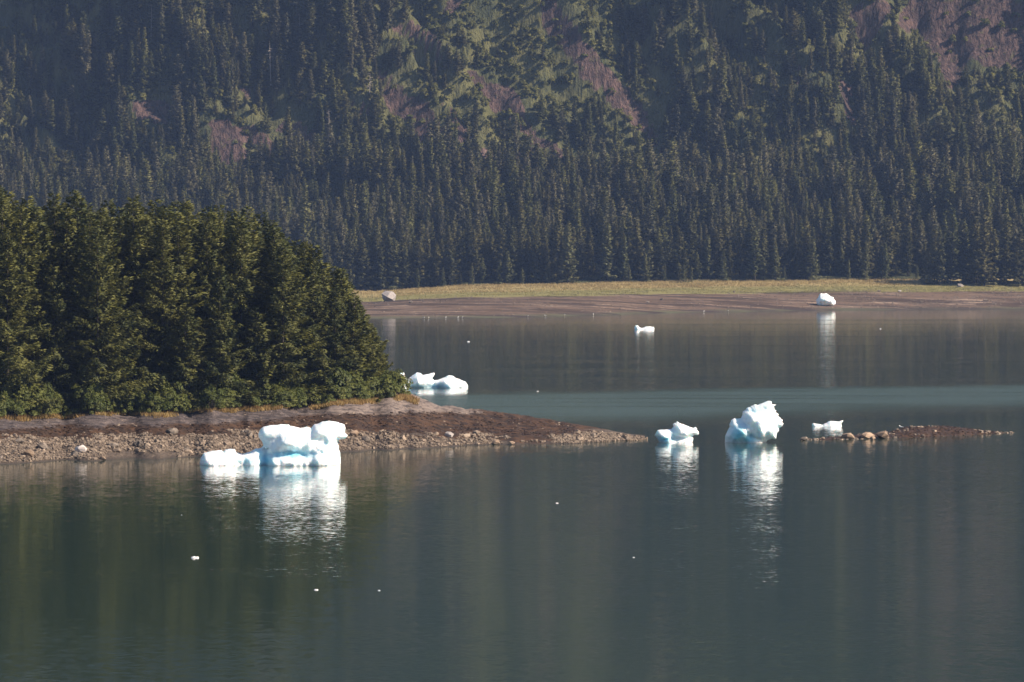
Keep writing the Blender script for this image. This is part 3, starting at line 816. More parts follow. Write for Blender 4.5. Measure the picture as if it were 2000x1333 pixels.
def spruce_geo(seed, h, r, nb, nt, tl, tw, base=0.05, taper=1.3, kite=True, thin=0.0, hang=0.16, wide=0.36, nsd=0.38):
    g = np.random.default_rng(seed)
    u = (np.arange(nb) + g.random(nb)) / nb
    t = u ** 0.9
    fz = base + (1 - base) * t
    az = np.arange(nb) * 2.39996 + g.normal(0, .5, nb)
    ph = g.uniform(0, 6.28, 3)
    side = 1 + 0.22 * np.sin(az + ph[0] + 3 * t) + 0.15 * np.sin(2 * az + ph[1] - 5 * t)
    lay = 1 + 0.22 * np.sin(t * 38 + ph[2]) * g.uniform(.5, 1.2, nb)
    L = r * (1 - t ** taper) ** 0.95 * g.uniform(0.6, 1.12, nb) * side * lay + 0.012 * h
    if thin: L = L * np.where(g.random(nb) < thin, 0.35, 1)
    a = -0.28 + 0.75 * t + g.normal(0, .08, nb)
    bcv = g.uniform(0.1, 0.34, nb)
    cnt = np.maximum(3, (nt * L ** 1.25 / (L ** 1.25).sum())).astype(int)
    i = np.repeat(np.arange(nb), cnt)
    m = len(i)
    s = 0.02 + 1.0 * g.random(m) ** 0.72
    Li, ai, bi = L[i], a[i], bcv[i]
    d = np.stack([np.cos(az[i]), np.sin(az[i]), np.zeros(m)], 1)
    pr = np.stack([-d[:, 1], d[:, 0], np.zeros(m)], 1)
    latm = wide * Li * np.clip(1.12 - s, 0.06, 1) * np.clip(s * 2.4, 0, 1)
    lat = (g.random(m) * 2 - 1) * latm
    z = fz[i] * h + ai * Li * s + bi * Li * s * s - 0.30 * np.abs(lat) - g.random(m) ** 3 * hang * Li
    P = d * (Li * s)[:, None] + pr * lat[:, None]
    P[:, 2] = z
    dv = d * (0.75 * g.uniform(.4, 1.3, m))[:, None] + pr * (np.sign(lat) * g.uniform(0, 1.0, m))[:, None]
    dv[:, 2] += ai * 0.4 - 0.42 + 0.65 * g.random(m)
    dv = norm(dv)
    up = np.stack([g.normal(0, .55, m), g.normal(0, .55, m), np.ones(m)], 1) + d * 0.35
    wv = norm(np.cross(dv, up))
    q = g.uniform(.65, 1.35, m)[:, None]
    l_, w_ = tl * q, tw * q
    sh = norm(d * 0.75 + pr * (0.5 * lat / np.maximum(latm, .05))[:, None] + np.array([0, 0, 0.5]) + g.normal(0, nsd, (m, 3)))
    gn = np.cross(wv, dv)
    wv = np.where((np.sum(gn * sh, 1) < 0)[:, None], -wv, wv)
    if kite:
        NV = np.repeat(sh, 4, 0)
        V = np.stack([P, P + dv * l_ * .45 + wv * w_, P + dv * l_, P + dv * l_ * .45 - wv * w_][::1], 1).reshape(-1, 3)
        return V, np.arange(m * 4).reshape(m, 4), NV
    V = np.stack([P - wv * w_, P + wv * w_, P + dv * l_], 1).reshape(-1, 3)
    return V, np.arange(m * 3).reshape(m, 3), np.repeat(sh, 3, 0)

def trunk_geo(h, r0, seed, sides=7, seg=7, top=0.96):
    g = np.random.default_rng(seed)
    zs = np.linspace(-0.02, top, seg)
    off = np.cumsum(g.normal(0, 0.04, (seg, 2)), 0) * 0.5
    off[0] = 0
    V = []
    for k_, q in enumerate(zs):
        rr = r0 * (1 - 0.93 * max(q, 0)) * (1.3 if k_ == 0 else 1)
        for j in range(sides):
            a = 2 * math.pi * j / sides
            V.append((off[k_, 0] + rr * math.cos(a), off[k_, 1] + rr * math.sin(a), q * h))
    Fc = []
    for k_ in range(seg - 1):
        for j in range(sides):
            Fc.append((k_ * sides + j, k_ * sides + (j + 1) % sides, (k_ + 1) * sides + (j + 1) % sides, (k_ + 1) * sides + j))
    return np.array(V), np.array(Fc)

# islet spruces: eight crowns, near enough to show their sprays
CROWN, TRUNK, CH = [], [], []
for k in range(8):
    h = [28, 26, 29, 24, 27, 22, 16, 12][k]
    r = [5.6, 4.8, 5.2, 5.3, 6.2, 4.9, 4.6, 4.0][k]
    v, f, nv_ = spruce_geo(200 + k, h, r, [120, 112, 130, 112, 120, 104, 84, 70][k], [20000, 18000, 20000, 18500, 21000, 16000, 12000, 9000][k], 0.62, 0.105, hang=0.13, wide=0.42, base=[.06, .12, .05, .08, .04, .06, .03, .02][k], taper=[1.6, 1.4, 1.7, 1.3, 1.8, 1.4, 1.15, 1.05][k])
    CROWN.append(mesh_np('crown', v, f, M['needles'], normals=nv_))
    v, f = trunk_geo(h, 0.26 * h / 26, 300 + k)
    TRUNK.append(mesh_np('trunk', v, f, M['bark'], True))
    CH.append(h)

LAST = [None]
def islet_tree(px, y, height, label, group, rr, variant=None):
    z = float(islet_z(np.array([px]), np.array([y]))[0])
    k = variant if variant is not None else int(rr.choice([i for i in range(8) if abs(CH[i] - height) < 9] or [7]))
    s = height / CH[k]
    o = tag(link('spruce_tree', None, loc=((px - 1000) / F * y, y, z - 0.1), rot=(0, 0, rr.uniform(0, 6.28)), scale=(s * rr.uniform(.9, 1.08),) * 2 + (s,)), label, 'tree', group)
    link('crown', CROWN[k], o); link('trunk', TRUNK[k], o)
    LAST[0] = o
    return o

SKYL = [(-200, 372), (0, 368), (40, 376), (90, 385), (150, 376), (180, 394), (230, 392), (300, 388), (345, 400), (400, 402), (440, 398), (490, 408), (520, 424), (560, 450), (600, 470), (640, 497), (675, 536), (700, 566), (725, 625), (750, 680), (775, 735)]
ISLET = 'spruces on the islet'
rr = np.random.default_rng(12)
front = [  # px, setback from the shrub edge, top row in the photo, variant, label
    (14, 6, 455, 0, 'broad spruce in the front row at the beach end, first from the frame edge'),
    (105, 5, 520, 3, 'shorter spruce in the islet front row left of the tall pale-tipped one'),
    (190, 6, 445, 4, 'widest spruce of the islet front row, boughs spreading to the ground'),
    (262, 8, 470, 1, 'narrow spruce right behind the widest one of the islet front row'),
    (362, 2.5, 598, 6, 'low grey-green young spruce standing forward before the islet wood'),
    (430, 5, 520, 3, 'spruce at the right shoulder of the low grey-green young one'),
    (318, 10, 430, 2, 'tall dark spruce behind the low grey-green young one'),
    (470, 9, 425, 0, 'tall dense spruce above the gap in the islet front row'),
    (552, 5, 470, 4, 'big spruce over the large berg, right part of the islet front row'),
    (612, 5, 505, 0, 'spruce above the orange grass mound, its crown on the falling skyline'),
    (655, 6, 560, 5, 'spruce on the falling skyline just right of the big one over the berg'),
    (690, 7, 575, 6, 'slim spruce low on the falling skyline of the islet wood'),
    (722, 7, 630, 6, 'last but one spruce at the islet wood end, leaning over the shrubs'),
    (746, 8, 690, 7, 'small last spruce at the islet wood end above the three-peaked berg'),
    (500, 3, 610, 7, 'small young spruce before the dark gap left of the big one'),
]
used = []
for px, sb, top, k, lab in front:
    df, dc, zc, db = [float(v[0]) for v in islet_cols(np.array([float(px)]))]
    y = dc + sb
    z = float(islet_z(np.array([float(px)]), np.array([y]))[0])
    zt = EYE - (top - 480) * y / F
    islet_tree(float(px), y, zt - z, lab, ISLET, rr, k)
    used.append(((px - 1000) / F * y, y))
cnt = 0; crowd = []
for k in range(4000):
    px = rr.uniform(-170, 745); 
    df, dc, zc, db = [float(v[0]) for v in islet_cols(np.array([px]))]
    y = dc + rr.uniform(9, min(62, (db - dc) * 0.62))
    x = (px - 1000) / F * y
    if min((x - a) ** 2 + (y - b_) ** 2 for a, b_ in used) < 4.5 ** 2: continue
    used.append((x, y))
    z = float(islet_z(np.array([px]), np.array([y]))[0])
    top = float(lerp_tab(px, SKYL)) + rr.uniform(-6, 30) + (22 if rr.random() < .25 else 0)
    hgt = EYE - (top - 480) * y / F - z
    if hgt < 5: continue
    deep = y - dc > 24
    islet_tree(px, y, hgt, 'dark spruce in the deep of the islet wood, only its top showing' if deep else 'spruce crowded in the second row of the islet wood',
               'spruces deep in the islet wood' if deep else 'second-row spruces of the islet wood', rr)
    crowd.append((LAST[0], px, deep))
    cnt += 1
    if cnt >= 112: break
NTH = 'first second third fourth fifth sixth seventh eighth ninth tenth eleventh twelfth thirteenth fourteenth fifteenth sixteenth seventeenth eighteenth nineteenth twentieth'.split()
NTH += ['twenty-' + w for w in NTH[:9]] + ['thirtieth'] + ['thirty-' + w for w in NTH[:9]]
MARK = [(14, 'over the beach end at the frame edge'), (105, 'above the shorter front spruce by the frame edge'), (190, 'above the widest front spruce'), (262, 'above the narrow front spruce'),
        (318, 'above the tall dark front spruce'), (362, 'over the low grey-green young spruce'), (430, 'over the shoulder of the grey-green young spruce'), (470, 'above the gap in the front row'),
        (552, 'above the big front spruce over the large berg'), (612, 'over the orange grass mound'), (680, 'on the falling skyline'), (735, 'at the wood end over the three-peaked berg')]
for deep in (False, True):
    for mx, mk in MARK:
        q = sorted([c for c in crowd if c[2] == deep and min(MARK, key=lambda v: abs(v[0] - c[1]))[0] == mx], key=lambda c: c[1])
        for i, c in enumerate(q):
            c[0]['label'] = (f'{NTH[i]} deep islet treetop from the left, ' if deep else f'{NTH[i]} second-row islet spruce from the left, ') + mk
N_ISLET = cnt + len(front)

# broadleaf shrubs
def shrub_geo(seed, w, h, n, leaf, clumps=26):
    g = np.random.default_rng(seed)
    ca = g.uniform(0, 6.28, clumps); ce = np.arcsin(g.uniform(0.0, 1, clumps))
    c = np.stack([np.cos(ca) * np.cos(ce) * w * .72, np.sin(ca) * np.cos(ce) * w * .72, np.sin(ce) * h * .72 + h * 0.14], 1) * g.uniform(.72, 1.12, (clumps, 1))
    i = g.integers(0, clumps, n)
    dv = norm(g.normal(0, 1, (n, 3))); dv[:, 2] = np.abs(dv[:, 2]) * 1.1 - 0.25
    rad = g.uniform(0.16, 0.44, clumps)[i] * (0.65 + 0.35 * g.random(n) ** .5)
    P = c[i] + dv * rad[:, None] * np.array([w, w, h * .8])
    P[:, 2] = np.maximum(P[:, 2], 0.05)
    nv = norm(dv + g.normal(0, .45, (n, 3)) + np.array([0, 0, .4]))
    a = norm(np.cross(nv, g.normal(0, 1, (n, 3)))); b_ = np.cross(nv, a)
    l = leaf * g.uniform(.6, 1.3, n)[:, None]
    V = np.stack([P - a * l, P - b_ * l * .6, P + a * l, P + b_ * l * .6], 1).reshape(-1, 3)
    cen = norm(P - np.array([0, 0, h * .3]))
    sh = norm(dv * .7 + cen * .6 + np.array([0, 0, .35]) + g.normal(0, .35, (n, 3)))
    return V, np.arange(n * 4).reshape(n, 4), np.repeat(sh, 4, 0)

def stems_geo(seed, w, h, n=7):
    g = np.random.default_rng(seed)
    V, Fc = [], []
    for k_ in range(n):
        a = g.uniform(0, 6.28); q = g.uniform(.2, .6) * w
        p0, p1 = np.array([math.cos(a) * .15, math.sin(a) * .15, -.1]), np.array([math.cos(a) * q, math.sin(a) * q, h * g.uniform(.55, .85)])
        o = len(V)
        for p, r_ in ((p0, .07), (p1, .02)):
            for j in range(4): V.append(p + np.array([math.cos(j * 1.571) * r_, math.sin(j * 1.571) * r_, 0]))
        for j in range(4): Fc.append((o + j, o + (j + 1) % 4, o + 4 + (j + 1) % 4, o + 4 + j))
    return np.array(V), np.array(Fc)
SHR = []
for k in range(6):
    w, h = [2.6, 2.2, 3.0, 2.4, 2.0, 2.8][k], [4.0, 3.4, 4.4, 3.0, 2.6, 4.8][k]
    v, f, nv_ = shrub_geo(400 + k, w, h, 3400, 0.17)
    v2, f2 = stems_geo(410 + k, w, h)
    SHR.append((mesh_np('foliage', v, f, M['leaves'], normals=nv_), mesh_np('stems', v2, f2, M['bark'])))
def shrub(px, sb, s, label, group, k, at_y=None):
    df, dc, zc, db = [float(v[0]) for v in islet_cols(np.array([float(px)]))]
    y = dc + sb
    z = float(islet_z(np.array([float(px)]), np.array([y]))[0])
    o = tag(link('shrub', None, loc=((px - 1000) / F * y, y, z - 0.1), rot=(0, 0, rr.uniform(0, 6.28)), scale=s), label, 'shrub', group)
    link('foliage', SHR[k][0], o); link('stems', SHR[k][1], o)
    return o
where = [(-40, 130, 'leafy shrub above the yellow grass strip'), (130, 260, 'leafy shrub under the widest islet spruce'),
         (260, 410, 'leafy shrub under the low grey-green young spruce'), (410, 520, 'leafy shrub above the slabs left of the large berg'),
         (520, 640, 'leafy shrub straight behind the large berg'), (640, 760, 'leafy shrub above the orange grass mound')]
x_ = -60.0; belts = {}
while x_ < 752:
    for row in range(2):
        px = x_ + rr.uniform(-6, 6) + row * 14
        lab = next((l for a, b_, l in where if a <= px < b_), where[0][2] if px < 0 else where[-1][2])
        so = shrub(px, 0.6 + row * 3.2 + rr.uniform(-.6, .8), np.array([rr.uniform(.95, 1.5), rr.uniform(.8, 1.2), rr.uniform(.75, 1.2)]) * (1.12 if row else .8) , lab, 'shrubs along the islet wood edge', int(rr.integers(6)))
        belts.setdefault((lab, row), []).append((px, so))
    x_ += rr.uniform(24, 33)
for (lab, row), q in belts.items():
    for i, (px, so) in enumerate(sorted(q, key=lambda v: v[0])):
        so['label'] = f"{NTH[i]} {'back' if row else 'front'}-row {lab}"
for px, sb, s, lab in [(764, 5, 1.2, 'tall round shrub at the wood end against the three-peaked berg'), (779, 5, .85, 'outermost leafy shrub of the islet, before the three-peaked berg'),
                       (750, 2, 1.1, 'full round shrub just inside the outermost ones by the pale slab'), (788, 2, .35, 'small low shrub on the lip of the pale slab')]:
    shrub(px, sb, s, lab, 'shrubs at the islet wood end', int(rr.integers(6)))

# dry grass: tufts of blades, one mesh each patch
def tufts(name, P, hgt, spread, blades, seed, mat, label, parent=None):
    g = np.random.default_rng(seed)
    n = len(P) * blades
    p = np.repeat(P, blades, 0) + np.concatenate([g.normal(0, spread, (n, 2)), np.zeros((n, 1))], 1)
    d = np.stack([g.normal(0, .35, n), g.normal(0, .35, n), np.ones(n)], 1)
    h = (hgt * g.uniform(.5, 1.2, n))[:, None]
    a = g.uniform(0, 6.28, n); w = np.stack([np.cos(a), np.sin(a), np.zeros(n)], 1) * hgt * 0.12
    V = np.stack([p - w, p + w, p + d * h], 1).reshape(-1, 3)
    o = link(name, mesh_np(name, V, np.arange(n * 3).reshape(n, 3), mat), parent)
    return tag(o, label, 'grass', kind='stuff')
pts = []
for (a, b_, t0, t1, num) in [(-40, 160, .95, 1.02, 330), (180, 420, .97, 1.01, 90), (430, 560, .95, 1.02, 170), (610, 735, .93, 1.06, 560), (770, 815, .92, 1.02, 100), (300, 345, .9, .95, 25)]:
    px = rr.uniform(a, b_, num); df, dc, zc, db = islet_cols(px); y = df + rr.uniform(t0, t1, num) * (dc - df)
    pts.append(np.stack([(px - 1000) / F * y, y, islet_z(px, y)], 1))
tufts('grass', np.concatenate(pts), 0.55, 0.28, 12, 1, M['drygrass'], 'dry orange grass along the upper edge of the islet shore')

# meadow on the far beach
M['meadow_dry'] = foliage('meadow_dry_grass', (0.25, 0.185, 0.08), (0.36, 0.275, 0.125), 0.06, trans=.25)
M['meadow_green'] = foliage('meadow_green_grass', (0.14, 0.135, 0.050), (0.23, 0.20, 0.078), 0.06, trans=.25)
n = 18000
xx = rr.uniform(-85, 275, n); yw = far_water(xx); s = rr.uniform(0.54, 1.0, n); yy = yw + s * (2050 - yw)
gn = fbm(xx / 40.0, yy / 14.0, None, 171, 3)
P = np.stack([xx, yy, ground_far(xx, yy) - .05], 1)
dry = s + 0.12 * gn > 0.79 + 0.04 * smooth(160, 210, xx)
ok = (s + 0.1 * gn > 0.57) & (yy < treeline(xx) + 6)
tufts('grass', P[ok & dry], 0.95, 0.6, 5, 2, M['meadow_dry'], 'dry golden meadow grass before the far forest')
tufts('grass', P[ok & ~dry], 0.6, 0.6, 5, 3, M['meadow_green'], 'green sedge along the lower edge of the far meadow')

# far spruces
FAR, YOUNG = [], []
for k in range(8):
    h = 28.0
    v, f, nv_ = spruce_geo(500 + k, h, [4.6, 3.9, 5.2, 3.4, 4.2, 5.4, 6.4, 4.8][k], [80, 84, 76, 90, 70, 80, 70, 64][k], 4300, 1.15, 0.27, nsd=0.28,  base=[.08, .1, .05, .12, .15, .04, .03, .06][k], taper=[1.15, 1.0, 1.35, 0.95, 1.4, 1.1, 0.95, 1.0][k], kite=False, thin=[0, .1, .15, 0, .25, 0, 0, .1][k])
    v2, f2 = trunk_geo(h, 0.36, 520 + k, 5, 4)
    me = mesh_np('spruce_tree', np.concatenate([v, v2]), [f, f2 + len(v)], [M['needles_far'], M['bark']], False, [0] * len(f) + [1] * len(f2), normals=np.concatenate([nv_, norm(v2 * np.array([1, 1, 0.0]) + 1e-4)]))
    FAR.append(me)
    my = me.copy(); my.materials[0] = M['needles_young']; YOUNG.append(my)

def zone(px):
    for a, b_, l in [(-400, 690, 'behind the islet wood'),
                     (690, 800, 'behind the great grey boulder'),
                     (800, 960, 'above the first dip of the meadow'),
                     (960, 1130, 'over the green sedge strip'),
                     (1130, 1290, 'on the golden meadow over the lone floe'),
                     (1290, 1480, 'behind the free-standing little spruce'),
                     (1480, 1640, 'behind the stranded ice block'),
                     (1640, 1810, 'between ice block and forest corner'),
                     (1810, 2500, 'at the forest corner jutting onto the meadow')]:
        if a <= px < b_: return l
placed = []
def far_tree(px, y, h, label, group, k=None, w=1.0, young=False):
    x = (px - 1000) / F * y
    z = float(ground_far(np.array([x]), np.array([y]))[0])
    k = int(rr.integers(6)) if k is None else k
    s = h / 28.0
    o = tag(link('spruce_tree', (YOUNG if young else FAR)[k], loc=(x, y, z - 0.2), rot=(rr.normal(0, .015), rr.normal(0, .015), rr.uniform(0, 6.28)), scale=(s * w, s * w, s)), label, 'tree', group)
    placed.append((x, y))
    return o
SM = 'young spruces before the far forest'
for px, sb, top, k, w, lab in [
        (1413, -9, 489, 6, 0.95, 'free-standing broad little spruce on the golden meadow'),
        (1335, -10, 517, 6, 1.25, 'squat bushy spruce standing forward on the golden meadow'),
        (1515, -6, 478, 5, 0.95, 'pointed young spruce left of the stranded ice block, before the forest'),
        (1532, -7, 520, 7, 0.9, 'tiny slim spruce at the foot of the pointed young one'),
        (1588, -4, 462, 2, 1.0, 'taller lit spruce right above the stranded ice block'),
        (1657, -5, 508, 7, 0.9, 'small slim spruce between ice block and forest corner'),
        (1690, -3, 470, 5, 0.8, 'lit spruce pair member, left, short of the forest corner'),
        (1730, -2, 475, 5, 0.8, 'lit spruce pair member, right, short of the forest corner'),
        (1020, -4, 522, 6, 1.0, 'bushy small spruce where the green sedge begins'),
        (1262, -5, 495, 6, 0.9, 'bushy lit spruce over the lone floe'),
        (1228, -5, 515, 7, 1.0, 'small slim spruce left of the bushy lit one'),
        (1110, -3, 440, 2, 0.9, 'tall lit spruce over the sedge, widest of its neighbours'),
        (1185, -3, 435, 0, 1.0, 'tall lit spruce left of the bushy small pair over the floe'),
        (1350, -8, 520, 7, 1.0, 'slim small spruce beside the squat bushy one')]:
    x = (px - 1000) / F * 2045
    y = float(treeline(np.array([x]))[0]) + sb
    z = float(ground_far(np.array([x]), np.array([y]))[0])
    far_tree(px, y, EYE - (top - 480) * y / F - z, lab, SM, k, w, True)
n_far = 300 - N_ISLET - len(placed)
# front rows of the forest
nrow = 0; edge = {}
for row, (d0, d1) in enumerate([(0, 5), (5, 11), (11, 19)]):
    px = 600.0 if row < 2 else 700.0
    while px < 2060 and nrow < n_far - 8:
        q = px + rr.uniform(-6, 6)
        x = (q - 1000) / F * 2055
        y = float(treeline(np.array([x]))[0]) + rr.uniform(d0, d1)
        h_ = (rr.uniform(17, 31) if row else rr.uniform(6, 26)) + (7 if q > 1815 else 0)
        o_ = far_tree(q, y, h_, zone(q), 'spruces along the far forest edge', None, rr.uniform(.85, 1.15), bool(row == 0 and q < 1800 and rr.random() < .4))
        edge.setdefault((zone(q), row), []).append((q, o_))
        nrow += 1
        px += rr.uniform(17, 27) * [1.0, 1.1, 1.3][row]

for (zn, row), q in edge.items():
    for i, (px, o_) in enumerate(sorted(q, key=lambda v: v[0])):
        o_['label'] = f"{NTH[i]} {['front', 'second', 'third'][row]}-row far spruce, {zn}"
# the rest of the forest as one mass of instanced trees
lib = bpy.data.collections.new('far_spruce_shapes')
for k in range(18):
    me = FAR[k % 6]
    if k >= 6:
        me = me.copy(); me.materials[0] = M['needles_grey' if k < 12 else 'needles_olive']
    lib.objects.link(bpy.data.objects.new('spruce_shape_%02d' % k, me))
lib2 = bpy.data.collections.new('hillside_shrub_shapes')
for k in range(4):
    v, f, nv_ = shrub_geo(600 + k, 3.6, [4.5, 6.0, 3.5, 7.0][k], 700, 0.5, 10)
    lib2.objects.link(bpy.data.objects.new('shrub_shape_%d' % k, mesh_np('hillside_shrub', v, f, M['leaves_far'], normals=nv_)))

def scatter(name, P, size, variant, coll, seed, label, cat):
    g = np.random.default_rng(seed)
    me = bpy.data.meshes.new(name)
    me.vertices.add(len(P)); me.vertices.foreach_set('co', np.asarray(P, np.float32).ravel())
    a = me.attributes.new('size', 'FLOAT_VECTOR', 'POINT'); a.data.foreach_set('vector', np.asarray(size, np.float32).ravel())
    a = me.attributes.new('turn', 'FLOAT_VECTOR', 'POINT')
    a.data.foreach_set('vector', np.stack([g.normal(0, .025, len(P)), g.normal(0, .025, len(P)), g.uniform(0, 6.28, len(P))], 1).astype(np.float32).ravel())
    a = me.attributes.new('variant', 'INT', 'POINT'); a.data.foreach_set('value', np.asarray(variant, np.int32))
    ng = bpy.data.node_groups.new(name + '_scatter', 'GeometryNodeTree')
    ng.interface.new_socket('Geometry', in_out='INPUT', socket_type='NodeSocketGeometry')
    ng.interface.new_socket('Geometry', in_out='OUTPUT', socket_type='NodeSocketGeometry')
    gi, go = ng.nodes.new('NodeGroupInput'), ng.nodes.new('NodeGroupOutput')
    ip = ng.nodes.new('GeometryNodeInstanceOnPoints')
    ci = ng.nodes.new('GeometryNodeCollectionInfo')
    ci.inputs['Collection'].default_value = coll
    ci.inputs['Separate Children'].default_value = True
    ci.inputs['Reset Children'].default_value = True
    def na(nm, ty):
        nd = ng.nodes.new('GeometryNodeInputNamedAttribute'); nd.data_type = ty; nd.inputs['Name'].default_value = nm
        return nd.outputs['Attribute']
    e2r = ng.nodes.new('FunctionNodeEulerToRotation')
    ng.links.new(na('turn', 'FLOAT_VECTOR'), e2r.inputs[0])
    ng.links.new(gi.outputs[0], ip.inputs['Points'])
    ng.links.new(ci.outputs[0], ip.inputs['Instance'])
    ip.inputs['Pick Instance'].default_value = True
    ng.links.new(na('variant', 'INT'), ip.inputs['Instance Index'])
    ng.links.new(e2r.outputs[0], ip.inputs['Rotation'])
    ng.links.new(na('size', 'FLOAT_VECTOR'), ip.inputs['Scale'])
    ng.links.new(ip.outputs[0], go.inputs[0])
    o = link(name, me)
    md = o.modifiers.new('scatter', 'NODES'); md.node_group = ng
    return tag(o, label, cat, kind='stuff')

def field(x0, x1, y0, y1, sx, sy, seed):
    g = np.random.default_rng(seed)
    X_, Y_ = np.meshgrid(np.arange(x0, x1, sx), np.arange(y0, y1, sy))
    return X_.ravel() + g.uniform(-.48, .48, X_.size) * sx, Y_.ravel() + g.uniform(-.48, .48, X_.size) * sy, g
A = [field(-420, 420, 2064, 2300, 4.9, 5.6, 1), field(-420, 420, 2300, 2440, 5.4, 4.2, 2), field(-640, 640, 2440, 2655, 7.5, 6.0, 3), field(-640, -420, 2064, 2440, 8, 7, 4), field(420, 640, 2064, 2440, 8, 7, 5)]
xx = np.concatenate([q[0] for q in A]); yy = np.concatenate([q[1] for q in A]); g = A[0][2]
zz = ground_far(xx, yy)
rm, rp = rock_mask(xx, yy, zz)
px, py = to_px(xx, yy, zz)
dens = 0.93 - 0.93 * smooth(0.25, 0.6, rm)
central = np.exp(-((px - 1030) / 230.0) ** 2) * smooth(330, 250, py) + 0.7 * np.exp(-((px - 520) / 120.0) ** 2 - ((py - 235) / 50.0) ** 2)
central = np.maximum(central, 0.4 * smooth(1250, 1330, px) * (1 - smooth(1640, 1700, px)) * smooth(300, 240, py) * smooth(-.2, .3, ridged((xx + .79 * (yy - 2250)) / 40.0, yy / 300.0, 201, 2)))
dens = dens * (1 - 0.8 * np.clip(central, 0, 1))
cl = fbm(xx / 35.0, yy / 35.0, None, 211, 3)
dens = dens * np.where(yy > 2300, 0.55 + 0.55 * smooth(-.4, .3, cl), 0.72 + .4 * smooth(-.5, .1, fbm(xx / 16.0, yy / 16.0, None, 241, 2)))
ok = (g.random(len(xx)) < dens) & (yy > treeline(xx) + 17)
clump = fbm(xx / 22.0, yy / 22.0, None, 231, 3)
hh = np.where(yy < 2300, (8 + 19 * g.random(len(xx)) ** 1.2) * (1 + 0.5 * clump), g.uniform(9, 33, len(xx)) * (0.85 + 0.3 * cl))
hh = hh * (1 - 0.55 * np.clip(central, 0, 1))
free = np.ones(len(xx))
for fr_ in (0.12, 0.25, 0.38, 0.5, 0.62, 0.75, 0.9):      # trees stay below the bare rock seen above them
    m_, _ = rock_mask(xx, yy, zz + hh * fr_)
    free = np.where((m_ > 0.32) & (free > fr_), fr_ * 0.8, free)
hh = hh * np.where(yy > 2285, free, 1)
ok &= hh > 3.5
s = (hh / 28.0)[ok]; wd = s ** 0.75 * g.uniform(.65, 1.2, len(s)) * np.where(yy[ok] > 2300, 1.0, 0.95)
scatter('forest', np.stack([xx, yy, zz - .3], 1)[ok], np.stack([wd, wd, s], 1), g.integers(0, 18, len(s)), lib, 6, 'dense spruce forest covering the terrace and the mountainside', 'forest')
# light green shrubs on the slopes
X_, Y_, g = field(-400, 400, 2270, 2440, 3.6, 2.6, 8)
zz = ground_far(X_, Y_); rm, rp = rock_mask(X_, Y_, zz); px, py = to_px(X_, Y_, zz)
sd = 0.3 + 0.7 * smooth(-.3, .25, fbm(X_ / 28.0 + .5, Y_ / 28.0, None, 221, 3))
sd = np.maximum(sd, np.exp(-((px - 1030) / 200.0) ** 2)) * (1 - 0.9 * smooth(.3, .65, rm)) * smooth(2275, 2310, Y_)
ok = g.random(len(X_)) < sd * 0.8
s = g.uniform(.35, .95, ok.sum())
scatter('shrubbery', np.stack([X_, Y_, zz - .2], 1)[ok], np.stack([s, s, s], 1), g.integers(0, 4, ok.sum()), lib2, 9, 'light green brush between the spruces on the steep slope', 'brush')

# bare dead trees
def snag_geo(seed, h):
    g = np.random.default_rng(seed)
    V, Fc = trunk_geo(h, 0.4, seed, 6, 6, 1.0)
    V, Fc = list(V), list(map(tuple, Fc))
    for k_ in range(22):
        z0 = h * g.uniform(.25, .97); L = (h - z0) * .16 + g.uniform(.5, 1.6); a = g.uniform(0, 6.28)
        d = np.array([math.cos(a), math.sin(a), g.uniform(-.3, .2)]); p0 = np.array([0, 0, z0]); o = len(V)
        for p, r_ in ((p0, .13), (p0 + d * L, .05)):
            for j in range(3): V.append(p + np.array([-d[1] * math.cos(j * 2.09), d[0] * math.cos(j * 2.09), math.sin(j * 2.09)]) * r_)
        for j in range(3): Fc.append((o + j, o + (j + 1) % 3, o + 3 + (j + 1) % 3, o + 3 + j))
    return np.array(V), np.array(Fc)
def mount_pt(px, py):
    Ds = np.arange(2060, 2450, 0.5); x = (px - 1000) / F * Ds
    z = ground_far(x, Ds); q = to_px(x, Ds, z)[1]
    i = int(np.argmax(q <= py))
    return x[i], Ds[i], z[i]
for k, (px, py, h, lab) in enumerate([(530, 165, 25, 'pale bare dead trunk rising above the ledge, tallest snag on the slope'), (643, 268, 15, 'short bare snag beside the dark hollow over the ledge'),
                                      (601, 330, 17, 'bare dead trunk under the pale ledge rock'), (722, 190, 14, 'pale bare snag above the bare rock left of the spine'),
                                      (297, 75, 20, 'bare dead trunk high among the dark spruces over the islet'), (587, 90, 19, 'dead trunk right of the tallest snag')]):
    x, y, z = mount_pt(px, py)
    v, f = snag_geo(700 + k, h)
    tag(link('dead_tree', mesh_np('dead_tree', v, f, M['deadwood']), loc=(x, y - 2, z - .5), rot=(0.02, -0.03, k)), lab, 'dead tree', 'dead trees on the mountainside')

# ------------------------------------------------------------------ birds
def ellipsoid(c, r, nu=10, nv=6):
    V = [(c[0], c[1], c[2] - r[2])]
    for j in range(1, nv):
        a = -math.pi / 2 + math.pi * j / nv
        for i in range(nu):
            b_ = 2 * math.pi * i / nu
            V.append((c[0] + r[0] * math.cos(a) * math.cos(b_), c[1] + r[1] * math.cos(a) * math.sin(b_), c[2] + r[2] * math.sin(a)))
    V.append((c[0], c[1], c[2] + r[2]))
    T = [(0, 1 + (i + 1) % nu, 1 + i) for i in range(nu)]
    Q = [(1 + j * nu + i, 1 + j * nu + (i + 1) % nu, 1 + (j + 1) * nu + (i + 1) % nu, 1 + (j + 1) * nu + i) for j in range(nv - 2) for i in range(nu)]
    l = len(V) - 1
    T += [(l, 1 + (nv - 2) * nu + i, 1 + (nv - 2) * nu + (i + 1) % nu) for i in range(nu)]
    return np.array(V), T, Q
